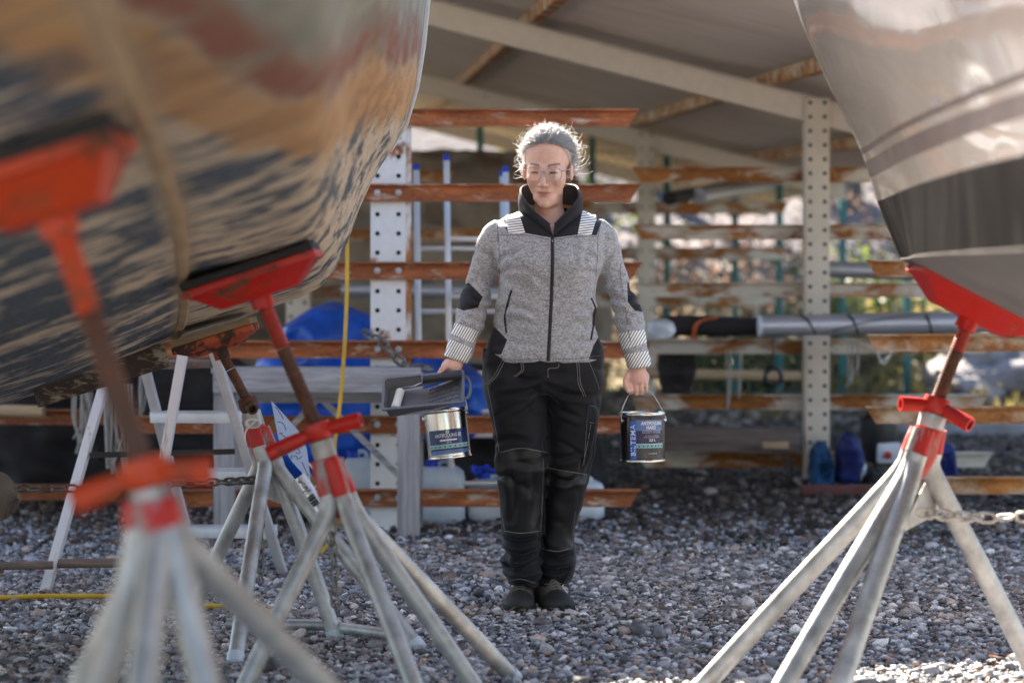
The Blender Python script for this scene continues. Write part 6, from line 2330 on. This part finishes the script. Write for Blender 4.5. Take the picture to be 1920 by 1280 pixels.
# --- left can
cL = P(838.5, 812, 8.67)
def design_left(patch, letters, dots):
    a0, a1 = -1.0, 1.12
    patch('label_panel', BLK, .78, 1.9, .02, .168, .0004)
    patch('label_panel', NAVY, a0, a1, .016, .103)
    patch('label_panel', SKYB, a0, a1, .016, .03, .0009)
    patch('label_panel', PURP, a0, a1, .03, .036, .001)
    patch('label_stripe', TEALB, a0, a1, .036, .0495, .0009)
    patch('label_edge', PRINT, a0, a1, .0495, .0505, .001)
    patch('label_panel', PRINT, -.4, .42, .063, .0685, .001)
    letters('ANTIFOULING BS', .0185, .02, .0815, PRINT, .0002, fit=.098)
    letters('Basic', .006, .02, .0735, PRINT)
    letters('20 %', .0085, .02, .0575, PRINT)
    dots(9, a0 + .1, a1 - .1, .043, .0027, DOT)
    letters('o', .022, .0, .0965, PRINT, .0008)
can_l, CL, _ = paint_can('tilted can with silver top and navy antifouling label below the paint tray', cL, (-.115, .06, 1), .05, .0765, .178, TIN, design_left)
m = M()
l0, l1 = CL(-1.5, .148, .004), CL(1.45, .155, .004)
m.path(smooth_path([l0, l0 + Vector((-.004, 0, .03)), P(800, 735, 8.70), P(846, 716, 8.66), P(868, 738, 8.67), l1 + Vector((-.002, 0, .025)), l1], 40), .0017, 8)
m.build('handle', bpy.data.materials['steel_wire'], can_l, smooth=True)
for q in (l0, l1):
    d = (q - cL); d.z = 0
    m = M(); m.lathe([(.009, -.006), (.009, .0), (.006, .004)], q, d, 14)
    m.build('handle_lug', TIN, can_l, smooth=True)

# --- paint tray
TRAY = simple('grey_tray_plastic', (.13, .13, .145), .42, var=.12, vs=5)
TRAYD = simple('dark_film_sleeve', (.008, .008, .012), .35, var=.2)
BL, FL, BR = P(722, 711, 8.60), P(697, 768, 8.475), P(866, 697, 8.585)
tu = (BR - BL); TL = tu.length; tu.normalize()
tv_ = (FL - BL); tv_ = tv_ - tu * tv_.dot(tu); TW = tv_.length; tv_.normalize()
tn_ = tu.cross(tv_).normalized()
if tn_.y < 0: tn_ = -tn_            # points away from the viewer, to the tray floor
def T(u, v, d): return BL + tu * u + tv_ * v + tn_ * d
tray = thing('paint_tray', 'grey plastic paint tray tilted in her right hand above the silver can', 'paint tray', T(TL / 2, TW / 2, .05))
m = M()
def rrect(du, d, r_=.012, n=5, u0=0, u1=None):
    u1 = TL if u1 is None else u1
    out = []
    a, b, c_, e = u0 + du, u1 - du, du, TW - du
    for (cx_, cy_, s) in ((b - r_, e - r_, 0), (a + r_, e - r_, 1), (a + r_, c_ + r_, 2), (b - r_, c_ + r_, 3)):
        for k in range(n):
            an = PI / 2 * (s + k / (n - 1))
            out.append((cx_ + r_ * math.cos(an), cy_ + r_ * math.sin(an), d))
    return out
def dd(u): return .05 if u < TL * .52 else .05 - .034 * (u - TL * .52) / (TL * .48)      # well, then the ramp
def wallring(du, f): return [T(u, v, max(.0, f * dd(u))) for u, v, _ in rrect(du, 0)]
m.rings([wallring(-.008, 0.12), wallring(-.009, 0), wallring(-.001, 0), wallring(.001, .1), wallring(.008, .9), wallring(.012, 1.0)], False)
# floor as a grid following the ramp
fl = [[T(.012 + (TL - .024) * i / 24, .012 + (TW - .024) * j / 8, dd(.012 + (TL - .024) * i / 24)) for j in range(9)] for i in range(25)]
m.grid(fl)
m.build('shell', TRAY, tray, smooth=True, angle=50)
m = M()
m.rings([[T(u, v, d) for u, v, d in rrect(-.0095, .004)], [T(u, v, d) for u, v, d in rrect(-.0095, -.0025)], [T(u, v, d) for u, v, d in rrect(0, -.0025)], [T(u, v, d) for u, v, d in rrect(.001, .004)]], False)
m.build('rim', TRAY, tray, smooth=True, angle=40)
m = M()
for i in range(9):
    for j in range(6):
        u = TL * .57 + TL * .36 * i / 8
        v = TW * .16 + TW * .68 * j / 5
        a = 1 if (i + j) % 2 else -1
        c0 = T(u, v, dd(u) - .0015)
        m.bar(c0 - (tu * .0042 + tv_ * .0042 * a), c0 + (tu * .0042 + tv_ * .0042 * a), .003, .003, up=tn_)
m.build('ramp_ribs', TRAY, tray, kind='stuff')
# end grip behind the ramp
m = M()
g_ = [T(TL - .004, TW * .1, .002), T(TL + .022, TW * .2, .008), T(TL + .03, TW * .5, .012), T(TL + .022, TW * .82, .008), T(TL - .004, TW * .92, .002)]
m.path(smooth_path(g_, 20), .0055, 8)
m.build('end_grip', TRAY, tray, smooth=True)
# --- mini roller lying in the tray
rl = thing('paint_roller', 'white foam mini roller lying in the deep end of the grey tray', 'paint roller', T(.05, TW / 2, .03))
m = M()
a, b = T(.034, TW * .82, .031), T(.052, TW * .2, .031)
d = (b - a).normalized()
L = (b - a).length
m.lathe([(.005, 0), (.0125, .001), (.0155, .005), (.0155, L - .005), (.0125, L - .001), (.005, L)], a, d, 20)
FOAM = simple('white_foam', (.78, .76, .72), .9, bump=.0012, bs=400)
m.build('sleeve', FOAM, rl, smooth=True)
m = M()
m.path(smooth_path([b, b + d * .012, T(.075, TW * .16, .024), T(.1, TW * .25, .012), T(.125, TW * .2, .008), T(.15, TW * .24, .0)], 24), .0025, 8)
m.build('wire_arm', bpy.data.materials['steel_wire'], rl, smooth=True)
# --- dark grip sleeve her thumb presses on
m = M()
rows = []
for i in range(14):
    u = TL * (.49 + .5 * i / 13)
    rr = []
    for k in range(9):
        an = -1.1 + 2.3 * k / 8
        rr.append(T(u, TW * .13 + .026 * math.sin(an), -.006 - .014 * math.cos(an) + .006))
    rows.append(rr)
m.grid(rows, thick=tn_ * .0025)
sl_ = m.build('grip_sleeve', TRAYD, rl, smooth=True)
m = M()
m.path(smooth_path(rows[0], 14), .0022, 6); m.path([r_[0] for r_ in rows], .0018, 6)
m.build('sleeve_edge', simple('slate_blue_edge', (.16, .18, .32), .4), sl_, smooth=True)
